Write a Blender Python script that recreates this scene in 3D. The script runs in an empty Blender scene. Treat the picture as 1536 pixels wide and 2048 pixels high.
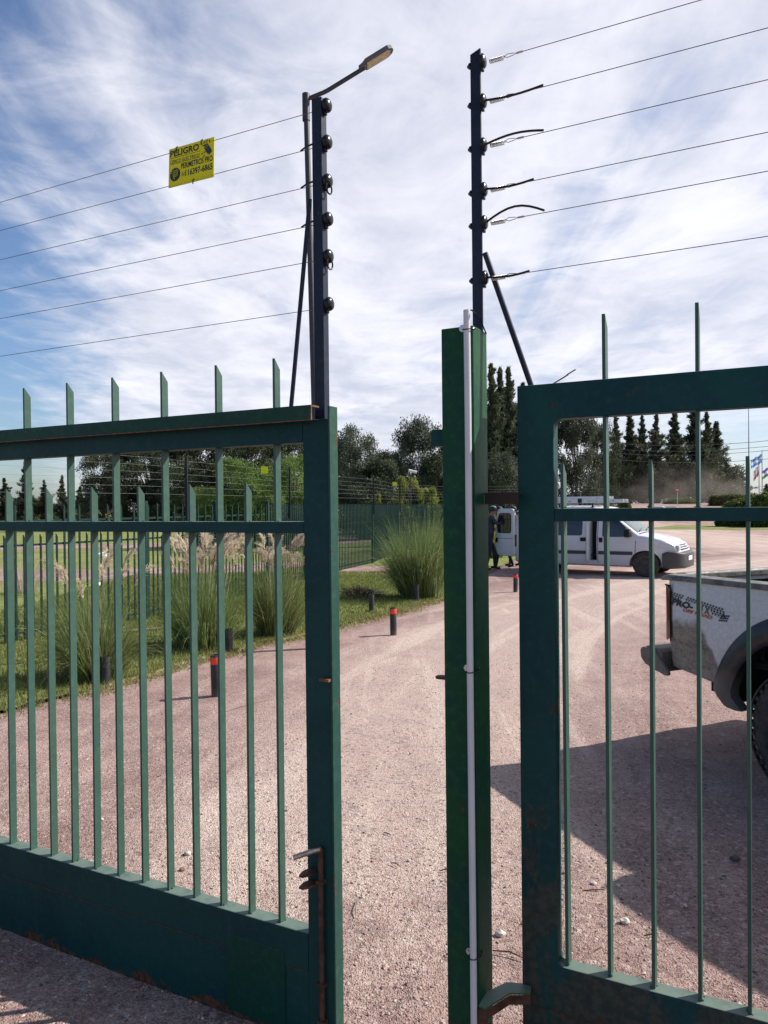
import bpy, bmesh, math, random
import numpy as np
from mathutils import Vector, Matrix
random.seed(7); np.random.seed(7)
R = math.radians
SC = bpy.context.scene
COL = SC.collection

# ---------------------------------------------------------------- camera
H, F = 1.75, 1540.0
PITCH, ROLL = math.atan(12 / F), 0.0104
cam_d = bpy.data.cameras.new('camera'); cam = bpy.data.objects.new('camera', cam_d); COL.objects.link(cam)
cam_d.sensor_fit = 'VERTICAL'; cam_d.sensor_height = 36; cam_d.lens = 36 * F / 2048
cam_d.clip_end = 3000; cam_d.clip_start = 0.05
CM = Matrix.Rotation(math.pi / 2 - PITCH, 4, 'X') @ Matrix.Rotation(-ROLL, 4, 'Z')
cam.matrix_world = Matrix.Translation((0, 0, H)) @ CM
SC.camera = cam

# ---------------------------------------------------------------- sun + sky
EL, AZV = R(40), Vector((0.967, 0.25)).normalized()
SUN = Vector((AZV.x * math.cos(EL), AZV.y * math.cos(EL), math.sin(EL)))
sd = bpy.data.lights.new('sun', 'SUN'); sd.energy = 4.3; sd.angle = R(0.6); sd.color = (1, .945, .875)
so = bpy.data.objects.new('sun', sd); COL.objects.link(so); so.rotation_euler = SUN.to_track_quat('Z', 'Y').to_euler()
so.location = (10, 3, 12)
SC.view_settings.view_transform = 'Standard'; SC.view_settings.look = 'None'
SC.view_settings.exposure = 0.67; SC.view_settings.gamma = 1; SC.view_settings.use_curve_mapping = False

class NT:
    """small helper for node trees"""
    def __init__(s, tree): s.t = tree; s.t.nodes.clear()
    def n(s, typ, **kw):
        nd = s.t.nodes.new(typ)
        for k, v in kw.items():
            if k.startswith('i_'):
                nd.inputs[k[2:].replace('_', ' ')].default_value = v
            else: setattr(nd, k, v)
        return nd
    def l(s, a, b): s.t.links.new(a, b)
    def _in(s, sock, v):
        if isinstance(v, (int, float)): sock.default_value = v
        elif isinstance(v, (tuple, list)): sock.default_value = tuple(v) + ((1,) if len(v) == 3 and len(sock.default_value) == 4 else ())
        else: s.l(v, sock)
    def m(s, op, a, b=0, c=None):
        nd = s.n('ShaderNodeMath', operation=op); s._in(nd.inputs[0], a); s._in(nd.inputs[1], b)
        if c is not None: s._in(nd.inputs[2], c)
        return nd.outputs[0]
    def ss(s, v, a, b, lo=0, hi=1):
        nd = s.n('ShaderNodeMapRange', interpolation_type='SMOOTHSTEP'); s._in(nd.inputs[0], v)
        for i, q in enumerate((a, b, lo, hi)): nd.inputs[i + 1].default_value = q
        return nd.outputs[0]
    def mix(s, f, a, b, bt='MIX'):
        nd = s.n('ShaderNodeMix', data_type='RGBA', blend_type=bt)
        s._in(nd.inputs[0], f); s._in(nd.inputs[6], a); s._in(nd.inputs[7], b); return nd.outputs[2]
    def noise(s, vec, scale, detail=4, rough=.55, dist=0):
        nd = s.n('ShaderNodeTexNoise'); s.l(vec, nd.inputs['Vector'])
        nd.inputs['Scale'].default_value = scale; nd.inputs['Detail'].default_value = detail
        nd.inputs['Roughness'].default_value = rough; nd.inputs['Distortion'].default_value = dist
        return nd.outputs[0]
    def vor(s, vec, scale, feat='F1', out='Distance', rnd=1):
        nd = s.n('ShaderNodeTexVoronoi', feature=feat); s.l(vec, nd.inputs['Vector'])
        nd.inputs['Scale'].default_value = scale; nd.inputs['Randomness'].default_value = rnd
        return nd.outputs[out]
    def mapv(s, vec, sc=(1, 1, 1), rot=(0, 0, 0), loc=(0, 0, 0)):
        nd = s.n('ShaderNodeMapping'); s.l(vec, nd.inputs[0]); nd.inputs['Scale'].default_value = sc
        nd.inputs['Rotation'].default_value = rot; nd.inputs['Location'].default_value = loc; return nd.outputs[0]
    def sep(s, v):
        nd = s.n('ShaderNodeSeparateXYZ'); s.l(v, nd.inputs[0]); return nd.outputs
    def comb(s, x, y, z=0):
        nd = s.n('ShaderNodeCombineXYZ'); s._in(nd.inputs[0], x); s._in(nd.inputs[1], y); s._in(nd.inputs[2], z); return nd.outputs[0]

w = bpy.data.worlds.new('World'); SC.world = w; w.use_nodes = True
n = NT(w.node_tree)
sky = n.n('ShaderNodeTexSky', sky_type='NISHITA', sun_disc=False, sun_elevation=EL, sun_rotation=math.atan2(AZV.x, AZV.y))
sky.air_density = 1.0; sky.dust_density = 1.0; sky.ozone_density = 1.6
tc = n.n('ShaderNodeTexCoord'); xyz = n.sep(tc.outputs['Generated'])
zz = n.m('ADD', n.m('MAXIMUM', xyz[2], 0.0), 0.045)
u = n.m('DIVIDE', xyz[0], zz); v = n.m('DIVIDE', xyz[1], zz)
P = n.comb(u, v, 0)
st = n.noise(n.mapv(P, (1.9, .34, 1), (0, 0, R(6)), (3.1, 1.3, 0)), 1.0, 6, .54, 1.0)      # long cirrus streaks
st2 = n.noise(n.mapv(P, (6.0, .9, 1), (0, 0, R(10)), (0.4, 7, 0)), 1.0, 5, .6, .8)
mo = n.noise(n.mapv(P, (3.6, 3.0, 1), (0, 0, R(25))), 1.0, 6, .62, .6)                 # mottled patches
big = n.noise(n.mapv(P, (.55, .42, 1), (0, 0, 0), (5.2, 2.0, 0)), 1.0, 3, .5, .3)
edge = n.m('ADD', n.m('ADD', u, .43), n.m('MULTIPLY', n.m('SUBTRACT', v, 1.5), .44))
cov = n.ss(edge, -.55, .55, -.16, .44)
d = n.m('ADD', n.m('ADD', n.m('MULTIPLY', st, .85), n.m('MULTIPLY', mo, .60)), n.m('ADD', n.m('MULTIPLY', st2, .10), n.m('MULTIPLY', big, .5)))
d = n.m('ADD', d, cov)
dens = n.ss(d, .86, 1.42)
# thinner near the horizon, away from the middle
side = n.ss(n.m('ABSOLUTE', n.m('SUBTRACT', n.m('DIVIDE', xyz[0], n.m('ADD', n.m('ABSOLUTE', xyz[1]), .01)), .02)), .16, .50)
low = n.m('MULTIPLY', n.ss(xyz[2], .05, .16, 1, 0), side)
dens = n.m('MULTIPLY', dens, n.m('SUBTRACT', 1, n.m('MULTIPLY', low, .72)))
sh = n.noise(n.mapv(P, (1.5, .9, 1), (0, 0, R(-12)), (2, 9, 0)), 1.0, 6, .62, .5)
tone = n.ss(n.m('ADD', n.m('MULTIPLY', sh, .60), n.m('ADD', n.m('MULTIPLY', mo, .30), n.m('MULTIPLY', st, .25))), .42, .74)
ccol = n.mix(tone, (5.5, 5.7, 6.7), (8.3, 8.25, 8.8))
hz = n.ss(xyz[2], 0, .14, 1, 0)
ccol = n.mix(n.m('MULTIPLY', hz, .6), ccol, (7.0, 7.3, 7.8))
skyc = n.mix(1, sky.outputs[0], (.84, .95, 1.12), 'MULTIPLY')
mixed = n.mix(n.m('MULTIPLY', dens, .93), skyc, ccol)
bg = n.n('ShaderNodeBackground'); n.l(mixed, bg.inputs[0]); bg.inputs[1].default_value = .080
n.l(bg.outputs[0], n.n('ShaderNodeOutputWorld').inputs[0])

# ---------------------------------------------------------------- helpers
def ray(px, py):
    return (CM.to_3x3() @ Vector(((px - 768), (1024 - py), -F)))
def gp(px, py):
    r = ray(px, py); t = -H / r.z; return Vector((r.x * t, r.y * t, 0))
def pt(px, py, D):
    r = ray(px, py); t = D / r.y; return Vector((r.x * t, D, H + r.z * t))
def hz_at(px): return 1020 - px * .0104

class MB:
    def __init__(s): s.v = []; s.f = []; s.mi = []; s.cur = 0
    def add(s, vs, fs):
        b = len(s.v); s.v += [tuple(p) for p in vs]; s.f += [tuple(i + b for i in f) for f in fs]; s.mi += [s.cur] * len(fs); return s
    def box(s, x0, x1, y0, y1, z0, z1, M=None):
        vs = [Vector(p) for p in ((x0, y0, z0), (x1, y0, z0), (x1, y1, z0), (x0, y1, z0), (x0, y0, z1), (x1, y0, z1), (x1, y1, z1), (x0, y1, z1))]
        if M: vs = [M @ p for p in vs]
        return s.add(vs, [(0, 3, 2, 1), (4, 5, 6, 7), (0, 1, 5, 4), (1, 2, 6, 5), (2, 3, 7, 6), (3, 0, 4, 7)])
    def tube(s, pts, r, n=8, cap=True):
        pts = [Vector(p) for p in pts]; rs = r if isinstance(r, (list, tuple)) else [r] * len(pts)
        vs = []; up = None
        for i, p in enumerate(pts):
            t = (pts[min(i + 1, len(pts) - 1)] - pts[max(i - 1, 0)]).normalized()
            if up is None:
                up = Vector((0, 0, 1)) if abs(t.z) < .9 else Vector((1, 0, 0))
            a = t.cross(up).normalized(); b = a.cross(t).normalized(); up = b
            for k in range(n):
                q = 2 * math.pi * k / n; vs.append(p + (a * math.cos(q) + b * math.sin(q)) * rs[i])
        fs = []
        for i in range(len(pts) - 1):
            for k in range(n):
                k2 = (k + 1) % n; fs.append((i * n + k, i * n + k2, (i + 1) * n + k2, (i + 1) * n + k))
        if cap:
            fs.append(tuple(range(n - 1, -1, -1))); fs.append(tuple((len(pts) - 1) * n + k for k in range(n)))
        return s.add(vs, fs)
    def lathe(s, prof, n=16, M=None):
        vs = []; fs = []
        for (r, z) in prof:
            for k in range(n):
                q = 2 * math.pi * k / n; vs.append(Vector((r * math.cos(q), r * math.sin(q), z)))
        for i in range(len(prof) - 1):
            for k in range(n):
                k2 = (k + 1) % n; fs.append((i * n + k, i * n + k2, (i + 1) * n + k2, (i + 1) * n + k))
        fs.append(tuple(range(n - 1, -1, -1))); fs.append(tuple((len(prof) - 1) * n + k for k in range(n)))
        if M: vs = [M @ p for p in vs]
        return s.add(vs, fs)
    def prism(s, poly, h0, h1, plane='xz', M=None):
        """poly in the plane, extruded along the third axis"""
        def mk(a, b, h):
            return Vector((a, h, b)) if plane == 'xz' else (Vector((a, b, h)) if plane == 'xy' else Vector((h, a, b)))
        k = len(poly); vs = [mk(a, b, h0) for a, b in poly] + [mk(a, b, h1) for a, b in poly]
        if M: vs = [M @ p for p in vs]
        fs = [tuple(range(k)), tuple(range(2 * k - 1, k - 1, -1))] + [(i, i + k, (i + 1) % k + k, (i + 1) % k) for i in range(k)]
        return s.add(vs, fs)

def finish(me, smooth, fix=True):
    if fix:
        bm = bmesh.new(); bm.from_mesh(me); bmesh.ops.recalc_face_normals(bm, faces=bm.faces); bm.to_mesh(me); bm.free()
    if smooth is not False:
        me.polygons.foreach_set('use_smooth', [True] * len(me.polygons))
        me.set_sharp_from_angle(angle=R(smooth if smooth is not True else 40))
def obj(name, mb, mat, parent=None, bevel=0, smooth=False, label=None, fix=True):
    me = bpy.data.meshes.new(name); me.from_pydata(mb.v, [], mb.f)
    for m_ in (mat if isinstance(mat, (list, tuple)) else [mat]): me.materials.append(m_)
    if isinstance(mat, (list, tuple)): me.polygons.foreach_set('material_index', mb.mi)
    finish(me, smooth, fix)
    o = bpy.data.objects.new(name, me); COL.objects.link(o); o.parent = parent
    if bevel:
        b = o.modifiers.new('bevel', 'BEVEL'); b.width = bevel; b.segments = 2; b.limit_method = 'ANGLE'; b.harden_normals = False
    if label: o['label'] = label
    return o
def tag(o, label=None, cat=None, group=None, kind=None):
    if label: o['label'] = label
    if cat: o['category'] = cat
    if group: o['group'] = group
    if kind: o['kind'] = kind
    return o
def empty(name, loc, rz=0, label=None, cat=None, group=None):
    o = bpy.data.objects.new(name, None); COL.objects.link(o); o.location = loc; o.rotation_euler = (0, 0, rz)
    o.empty_display_size = .2
    return tag(o, label, cat, group)
def copy_tree(o, parent=None):
    c = o.copy(); COL.objects.link(c); c.parent = parent
    for ch in list(o.children): copy_tree(ch, c)
    return c
def np_mesh(name, V, nper, mats, tint=None, smooth=False):
    """V: (k*nper,3) verts forming faces of nper verts each"""
    me = bpy.data.meshes.new(name); nv = len(V); nf = nv // nper
    me.vertices.add(nv); me.vertices.foreach_set('co', V.astype(np.float32).ravel())
    me.loops.add(nv); me.loops.foreach_set('vertex_index', np.arange(nv, dtype=np.int32))
    me.polygons.add(nf); me.polygons.foreach_set('loop_start', np.arange(0, nv, nper, dtype=np.int32))
    me.polygons.foreach_set('loop_total', np.full(nf, nper, dtype=np.int32))
    for m_ in mats: me.materials.append(m_)
    if tint is not None:
        a = me.attributes.new('tint', 'FLOAT', 'FACE'); a.data.foreach_set('value', tint.astype(np.float32))
    me.update(); me.validate()
    return me

# ---------------------------------------------------------------- materials
def mat(name):
    m_ = bpy.data.materials.new(name); m_.use_nodes = True; return m_, NT(m_.node_tree)
def out(n, sh, disp=None):
    o = n.n('ShaderNodeOutputMaterial'); n.l(sh, o.inputs[0])
def bsdf(n, col, rough=.5, metal=0, bump=None, bstr=.3, bdist=.01, spec=.5):
    b = n.n('ShaderNodeBsdfPrincipled'); n._in(b.inputs['Base Color'], col); n._in(b.inputs['Roughness'], rough)
    n._in(b.inputs['Metallic'], metal); b.inputs['Specular IOR Level'].default_value = spec
    if bump is not None:
        bp = n.n('ShaderNodeBump'); bp.inputs['Strength'].default_value = bstr; bp.inputs['Distance'].default_value = bdist
        n.l(bump, bp.inputs['Height']); n.l(bp.outputs[0], b.inputs['Normal'])
    return b
def geo(n): return n.n('ShaderNodeNewGeometry').outputs['Position']
def objc(n): return n.n('ShaderNodeTexCoord').outputs['Object']

def simple(name, col, rough=.5, metal=0, var=.15, scale=20, spec=.5, bstr=.1):
    m_, n = mat(name); p = objc(n)
    ns = n.noise(p, scale, 4); c = n.mix(n.ss(ns, .3, .7), tuple(c * (1 - var) for c in col), tuple(min(1, c * (1 + var)) for c in col))
    b = bsdf(n, c, n.m('ADD', rough - .06, n.m('MULTIPLY', ns, .12)), metal, ns, bstr, .003, spec); out(n, b.outputs[0]); return m_

def paint(name, col, col2, rust=.5, lowrust=None, rough=.42, patch=None, spec=.16):
    """old brushed enamel over steel, with dust, chips and rust"""
    m_, n = mat(name); p = objc(n); x, y, z = n.sep(p)
    big_ = n.noise(p, 2.2, 5, .6, .4); fine = n.noise(p, 38, 5, .6)
    br = n.noise(n.mapv(p, (60, 60, 3)), 1, 3)
    c = n.mix(n.ss(big_, .36, .64), col, col2)
    c = n.mix(n.m('MULTIPLY', n.ss(fine, .45, .75), .35), c, tuple(q * 1.7 + .012 for q in col))
    sc = n.noise(n.mapv(p, (9, 9, 2.2)), 1, 8, .72, .6)
    c = n.mix(n.m('MULTIPLY', n.ss(sc, .62, .72), .35), c, tuple(q * 1.6 + .022 for q in col2))                    # faded scuffs
    dust = n.m('MULTIPLY', n.ss(n.noise(p, 150, 2), .68, .78), .4)
    c = n.mix(dust, c, (.16, .17, .15))
    if patch:                                                            # primer and grime showing through, in runs below a height
        pn = n.noise(n.mapv(p, (5.5, 5.5, 2.4)), 1, 7, .7, 1.0); pm = n.ss(n.m('ADD', pn, n.ss(z, patch[0], patch[1], .17, -.06)), .575, .64)
        pc_ = n.mix(n.ss(fine, .4, .6), (.034, .042, .034), (.075, .064, .046)); c = n.mix(n.m('MULTIPLY', pm, .75), c, pc_)
    nrm = n.n('ShaderNodeNewGeometry').outputs['True Normal']; upf = n.ss(n.sep(nrm)[2], .4, .9)      # sunlit look of level faces, painted in as a paler tone
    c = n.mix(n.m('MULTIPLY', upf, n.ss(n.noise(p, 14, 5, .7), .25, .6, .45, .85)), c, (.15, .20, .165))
    rm = n.noise(p, 11, 8, .7, .5)
    rz = n.ss(rm, .70 - .08 * rust, .76 - .08 * rust)
    if lowrust:
        lr = n.m('ADD', rm, n.ss(z, lowrust[0], lowrust[1], .22, 0)); rz = n.m('MAXIMUM', rz, n.ss(lr, .66, .74))
    rc = n.mix(n.ss(n.noise(p, 60, 4), .35, .65), (.055, .022, .012), (.15, .06, .03))
    c = n.mix(n.m('MULTIPLY', rz, .85), c, rc)
    ro = n.m('ADD', n.m('ADD', rough, n.m('MULTIPLY', rz, .4)), n.m('MULTIPLY', big_, .1))
    hgt = n.m('ADD', n.m('MULTIPLY', br, .5), n.m('ADD', n.m('ADD', n.m('MULTIPLY', rz, -1.2), n.m('MULTIPLY', n.noise(p, 7, 3), 5)), n.m('MULTIPLY', fine, .5)))
    b = bsdf(n, c, ro, 0, hgt, .28, .002, spec); out(n, b.outputs[0]); return m_

M = {}
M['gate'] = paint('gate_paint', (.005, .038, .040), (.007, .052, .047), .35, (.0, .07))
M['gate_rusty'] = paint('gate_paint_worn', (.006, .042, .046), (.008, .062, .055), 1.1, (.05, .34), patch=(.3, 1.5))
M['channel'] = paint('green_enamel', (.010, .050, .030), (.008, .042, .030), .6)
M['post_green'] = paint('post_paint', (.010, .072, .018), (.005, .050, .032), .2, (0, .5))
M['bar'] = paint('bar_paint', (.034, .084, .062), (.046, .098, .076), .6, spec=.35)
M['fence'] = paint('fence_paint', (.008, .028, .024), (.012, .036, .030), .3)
M['rust'] = simple('rusty_steel', (.085, .038, .022), .75, .2, .5, 30)
M['rust_bright'] = simple('rust_edge', (.20, .075, .035), .8, 0, .5, 60)
M['navy'] = paint('navy_enamel', (.018, .024, .042), (.022, .030, .050), -.6, None, .38)
M['black'] = simple('black_plastic', (.008, .008, .010), .22, 0, .1, 20, .35, 0)
M['blackmatt'] = simple('black_matt_plastic', (.018, .018, .02), .65)
M['zinc'] = simple('zinc_steel', (.52, .52, .50), .35, .9)
M['steel'] = simple('worn_steel', (.42, .36, .30), .38, .85, .25)
M['wire'] = simple('galvanised_wire', (.16, .165, .18), .45, .6); M['farwire'] = simple('dull_wire', (.20, .21, .22), .6, .2)
M['pipe'] = simple('white_pvc', (.60, .60, .62), .38, 0, .05, 6)
M['wood'] = simple('weathered_wood', (.20, .15, .11), .85, 0, .35, 15)
M['white'] = simple('white_plastic', (.78, .78, .78), .4)
M['yellow'] = simple('yellow_sign_plastic', (.74, .67, .03), .5, 0, .05)
M['ink'] = simple('sign_ink', (.02, .022, .025), .6)
M['hand'] = simple('sign_ink_green', (.02, .05, .045), .6)
M['redband'] = simple('red_reflective_band', (.75, .06, .025), .4, 0, .12, 30)
M['lampgrey'] = simple('lamp_housing', (.10, .10, .11), .5)
M['pole'] = simple('lamp_pole_paint', (.035, .032, .04), .5)
M['diffuser'] = simple('lamp_diffuser', (.50, .42, .30), .55)
M['stone'] = simple('pale_stone', (.55, .50, .45), .9, 0, .2, 60)
M['glass'] = None

def leafmat(name, a, b, c3, trans=.28, rough=.6):
    m_, n = mat(name)
    at = n.n('ShaderNodeAttribute', attribute_name='tint'); t = at.outputs['Fac']
    oi = n.n('ShaderNodeObjectInfo').outputs['Random']
    col = n.mix(n.ss(t, 0, .6), a, b); col = n.mix(n.ss(t, .6, 1), col, c3)
    hs = n.n('ShaderNodeHueSaturation'); n.l(col, hs.inputs['Color']); n.l(n.m('ADD', .8, n.m('MULTIPLY', oi, .4)), hs.inputs['Value'])
    n.l(n.m('ADD', .485, n.m('MULTIPLY', oi, .03)), hs.inputs['Hue'])
    bb = bsdf(n, hs.outputs[0], rough, 0, spec=.3); tr = n.n('ShaderNodeBsdfTranslucent'); n.l(hs.outputs[0], tr.inputs[0])
    mx = n.n('ShaderNodeMixShader'); mx.inputs[0].default_value = trans; n.l(bb.outputs[0], mx.inputs[1]); n.l(tr.outputs[0], mx.inputs[2])
    out(n, mx.outputs[0]); return m_
M['leaf_dark'] = leafmat('foliage_dark', (.036, .050, .027), (.066, .086, .044), (.125, .135, .078))
M['leaf_pine'] = leafmat('foliage_conifer', (.042, .057, .033), (.075, .096, .052), (.13, .138, .080))
M['leaf_olive'] = leafmat('foliage_olive', (.050, .068, .042), (.090, .112, .070), (.17, .19, .13))
M['leaf_bright'] = leafmat('foliage_bright', (.085, .135, .028), (.125, .19, .042), (.19, .24, .07), .4)
M['leaf_bamboo'] = leafmat('foliage_bamboo', (.16, .18, .035), (.26, .27, .06), (.42, .40, .11), .4)
M['hedge'] = leafmat('foliage_hedge', (.05, .08, .018), (.10, .15, .03), (.18, .22, .06), .3)
M['grassblade'] = leafmat('ornamental_grass', (.10, .17, .045), (.19, .27, .085), (.42, .42, .20), .4)
M['grassolive'] = leafmat('green_grass_blades', (.10, .14, .045), (.19, .23, .085), (.42, .42, .22), .4)
M['plume'] = leafmat('grass_plume', (.50, .41, .30), (.66, .56, .43), (.80, .72, .60), .45)
M['lawnblade'] = leafmat('lawn_blades', (.14, .19, .045), (.22, .27, .075), (.40, .36, .16), .4)
M['bark'] = simple('bark', (.075, .060, .047), .9, 0, .4, 8, .2, .6)

M['yellow'] = leafmat('yellow_sign_plastic', (.70, .70, .03), (.70, .70, .03), (.70, .70, .03), .4, .5)
# gravel ground -----------------------------------------------------------
def gravel(name, path=False):
    m_, n = mat(name); p = geo(n)
    pr = n.mapv(p, (1, 1, 1), (0, 0, R(0)))
    big_ = n.noise(p, .45, 4, .6, .3); mid = n.noise(p, 2.6, 6, .65, .4); fine = n.noise(p, 26, 8, .72)
    px, py, pz = n.sep(p); pyc = n.m('MINIMUM', py, 26)
    cx = n.m('ADD', -.224, n.m('ADD', n.m('MULTIPLY', pyc, -.105), n.m('MULTIPLY', n.m('MULTIPLY', pyc, pyc), .0278)))
    xw = n.m('SUBTRACT', px, cx); pwv = n.comb(xw, py, 0)
    tr = n.noise(n.mapv(pwv, (1.9, .16, 1)), 1, 5, .6, .25)           # wheel-worn bands
    tr2 = n.noise(n.mapv(p, (3.4, .30, 1), (0, 0, R(52)), (4, 2, 0)), 1, 5, .6, .4)
    dist = n.n('ShaderNodeVectorMath', operation='LENGTH'); n.l(p, dist.inputs[0])
    dark, midc, lite = (.240, .152, .137), (.370, .252, .225), (.60, .485, .415)
    c = n.mix(n.ss(n.m('ADD', n.m('MULTIPLY', big_, .5), n.m('MULTIPLY', mid, .5)), .40, .62), dark, midc)
    band = n.m('MAXIMUM', n.ss(tr, .48, .66), n.m('MULTIPLY', n.ss(tr2, .52, .68), .8))
    # the trodden middle of the drive is paler
    lane = n.ss(n.m('DIVIDE', n.m('ABSOLUTE', n.m('ADD', xw, n.m('MULTIPLY', n.m('SUBTRACT', big_, .5), 1.6))), n.m('ADD', .7, n.m('MULTIPLY', n.m('MAXIMUM', py, 0), .10))), .25, 1.5, 1, 0)
    near = n.ss(n.m('ADD', py, n.m('MULTIPLY', n.m('SUBTRACT', mid, .5), 2.2)), 2.5, 3.7)
    lane = n.m('MULTIPLY', lane, near); band = n.m('MULTIPLY', n.m('MULTIPLY', band, n.m('ADD', .5, n.m('MULTIPLY', lane, .5))), n.m('ADD', .35, n.m('MULTIPLY', near, .65)))
    c = n.mix(n.m('MINIMUM', .85, n.m('ADD', n.m('MULTIPLY', band, .60), n.m('MULTIPLY', lane, .58))), c, lite)
    # individual grit
    v1 = n.n('ShaderNodeTexVoronoi'); n.l(p, v1.inputs['Vector']); v1.inputs['Scale'].default_value = 120
    v2 = n.n('ShaderNodeTexVoronoi'); n.l(p, v2.inputs['Vector']); v2.inputs['Scale'].default_value = 48
    g1 = n.sep(v1.outputs['Color'])[0]; g2 = n.sep(v2.outputs['Color'])[1]
    fade = n.m('MINIMUM', 1, n.m('DIVIDE', 5.0, dist.outputs['Value']))
    c = n.mix(n.m('MULTIPLY', n.ss(g1, .35, 1), n.m('MULTIPLY', fade, .36)), c, (.54, .41, .35))
    c = n.mix(n.m('MULTIPLY', n.ss(g1, .45, 0), n.m('MULTIPLY', fade, .50)), c, (.15, .09, .075))
    c = n.mix(n.m('MULTIPLY', n.ss(g2, .93, .96), n.m('MULTIPLY', fade, .45)), c, (.60, .52, .45))
    c = n.mix(n.m('MULTIPLY', n.ss(g2, .10, .05), n.m('MULTIPLY', fade, .45)), c, (.09, .06, .055))
    c = n.mix(n.m('MULTIPLY', n.ss(fine, .54, .70), .42), c, (.52, .40, .34))
    c = n.mix(n.m('MULTIPLY', n.ss(fine, .46, .30), .42), c, (.16, .10, .09))
    h1 = n.ss(v1.outputs['Distance'], 0, .6, 1, 0); h2 = n.ss(v2.outputs['Distance'], 0, .5, 1, 0)
    hg = n.m('ADD', n.m('ADD', n.m('MULTIPLY', h1, .45), n.m('MULTIPLY', n.m('MULTIPLY', h2, n.ss(g2, .5, .9)), .7)), n.m('ADD', n.m('MULTIPLY', fine, 1.0), n.m('MULTIPLY', mid, 1.6)))
    b = bsdf(n, c, .93, 0, hg, .8, .016, .15); out(n, b.outputs[0]); return m_
M['gravel'] = gravel('red_gravel')

def lawnmat():
    m_, n = mat('lawn_turf'); p = geo(n)
    a = n.noise(p, .5, 5, .6); b_ = n.noise(p, 5, 6, .7); f = n.noise(p, 60, 5, .7)
    c = n.mix(n.ss(a, .38, .62), (.15, .19, .048), (.23, .25, .08))
    c = n.mix(n.m('MULTIPLY', n.ss(b_, .48, .68), .65), c, (.36, .32, .15))
    c = n.mix(n.m('MULTIPLY', n.ss(f, .5, .3), .6), c, (.08, .11, .03))
    b = bsdf(n, c, .9, 0, n.m('ADD', f, n.m('MULTIPLY', b_, 1.5)), .9, .03, .15); out(n, b.outputs[0]); return m_
M['lawn'] = lawnmat()

def glassmat(name, col=(.02, .025, .03), rough=.05):
    m_, n = mat(name); b = bsdf(n, col, rough, 0, spec=.7); out(n, b.outputs[0]); return m_
M['glass'] = glassmat('dark_glass'); M['glass_lit'] = glassmat('windscreen_glass', (.10, .14, .135), .04)
def carpaint():
    m_, n = mat('white_car_paint'); p = objc(n); z = n.sep(p)[2]
    ns = n.noise(p, 5, 5); m = n.m('MULTIPLY', n.ss(n.m('ADD', z, n.m('MULTIPLY', ns, .35)), .95, .35), .45)
    c = n.mix(m, (.60, .60, .63), (.38, .33, .28)); b = bsdf(n, c, n.m('ADD', .22, n.m('MULTIPLY', m, .8)), 0, spec=.5)
    out(n, b.outputs[0]); return m_
M['carwhite'] = carpaint()
def truckpaint():
    m_, n = mat('dusty_white_truck_paint'); p = objc(n); x, y, z = n.sep(p)
    n1 = n.noise(p, 7, 6, .65, .8); n2 = n.noise(p, 45, 6, .75, .5); n3 = n.noise(n.mapv(p, (4, 4, 16)), 1, 6, .7, .9)
    c = n.mix(n.ss(n2, .40, .66), (.58, .575, .57), (.70, .70, .71))
    c = n.mix(n.m('MULTIPLY', n.ss(n3, .50, .70), .40), c, (.46, .44, .41))
    # mud thrown up behind the wheel: bounded diagonally along the arch
    lim = n.m('SUBTRACT', .945, n.m('MULTIPLY', n.m('POWER', n.m('MAXIMUM', n.m('SUBTRACT', x, .30), 0), 1.4), 3.6))
    mm = n.ss(n.m('SUBTRACT', z, n.m('ADD', lim, n.m('MULTIPLY', n.m('SUBTRACT', n1, .5), .14))), .03, -.05)
    mudc = n.mix(n.ss(n.m('ADD', n.m('MULTIPLY', n2, .6), n.m('MULTIPLY', n3, .5)), .42, .66), (.16, .125, .092), (.34, .285, .225))
    c = n.mix(n.m('MULTIPLY', mm, n.ss(n1, .15, .55, .72, .97)), c, mudc)
    b = bsdf(n, c, n.m('ADD', .42, n.m('MULTIPLY', mm, .5)), 0, n2, .12, .002, .4); out(n, b.outputs[0]); return m_
M['truck'] = truckpaint()
def dusty(name, col, dustc, amt=.6, thr=.5, rough=.6, zlim=None):
    m_, n = mat(name); p = objc(n); n1 = n.noise(p, 9, 6, .7); n2 = n.noise(p, 70, 4)
    m = n.m('MULTIPLY', n.ss(n.m('ADD', n.m('MULTIPLY', n1, .7), n.m('MULTIPLY', n2, .3)), thr - .12, thr + .12), amt)
    if zlim: m = n.m('MAXIMUM', m, n.m('MULTIPLY', n.ss(n.m('ADD', n.sep(p)[2], n.m('MULTIPLY', n1, .12)), zlim[1], zlim[0]), .9))
    c = n.mix(m, col, dustc); b = bsdf(n, c, n.m('ADD', rough - .15, n.m('MULTIPLY', m, .35)), 0, n2, .2, .002, .4); out(n, b.outputs[0]); return m_
M['bollard'] = dusty('bollard_black', (.020, .024, .030), (.16, .12, .10), .35, .56, .55, (.03, .16))
M['railcap'] = dusty('dusty_rail_cap', (.035, .036, .04), (.23, .22, .20), .85, .48)
M['flare'] = dusty('fender_flare_plastic', (.014, .017, .024), (.15, .125, .10), .16, .55, .45, (.60, .80))
M['bumper'] = dusty('bumper_plastic', (.035, .035, .038), (.25, .20, .155), .8, .42, .6, (.60, .72))
M['tyre'] = dusty('tyre_rubber', (.018, .018, .019), (.13, .105, .085), .6, .5, .85)
M['underbody'] = simple('underbody', (.012, .011, .010), .9)
M['carplastic'] = simple('grey_bumper_plastic', (.035, .038, .045), .5)
M['rim'] = simple('steel_rim', (.17, .17, .18), .45, .5)
M['redlamp'] = glassmat('red_lamp_lens', (.13, .006, .008), .15)
M['clearlamp'] = glassmat('clear_lamp_lens', (.48, .50, .52), .12)
M['chrome'] = simple('chrome', (.7, .7, .7), .15, 1)
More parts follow.
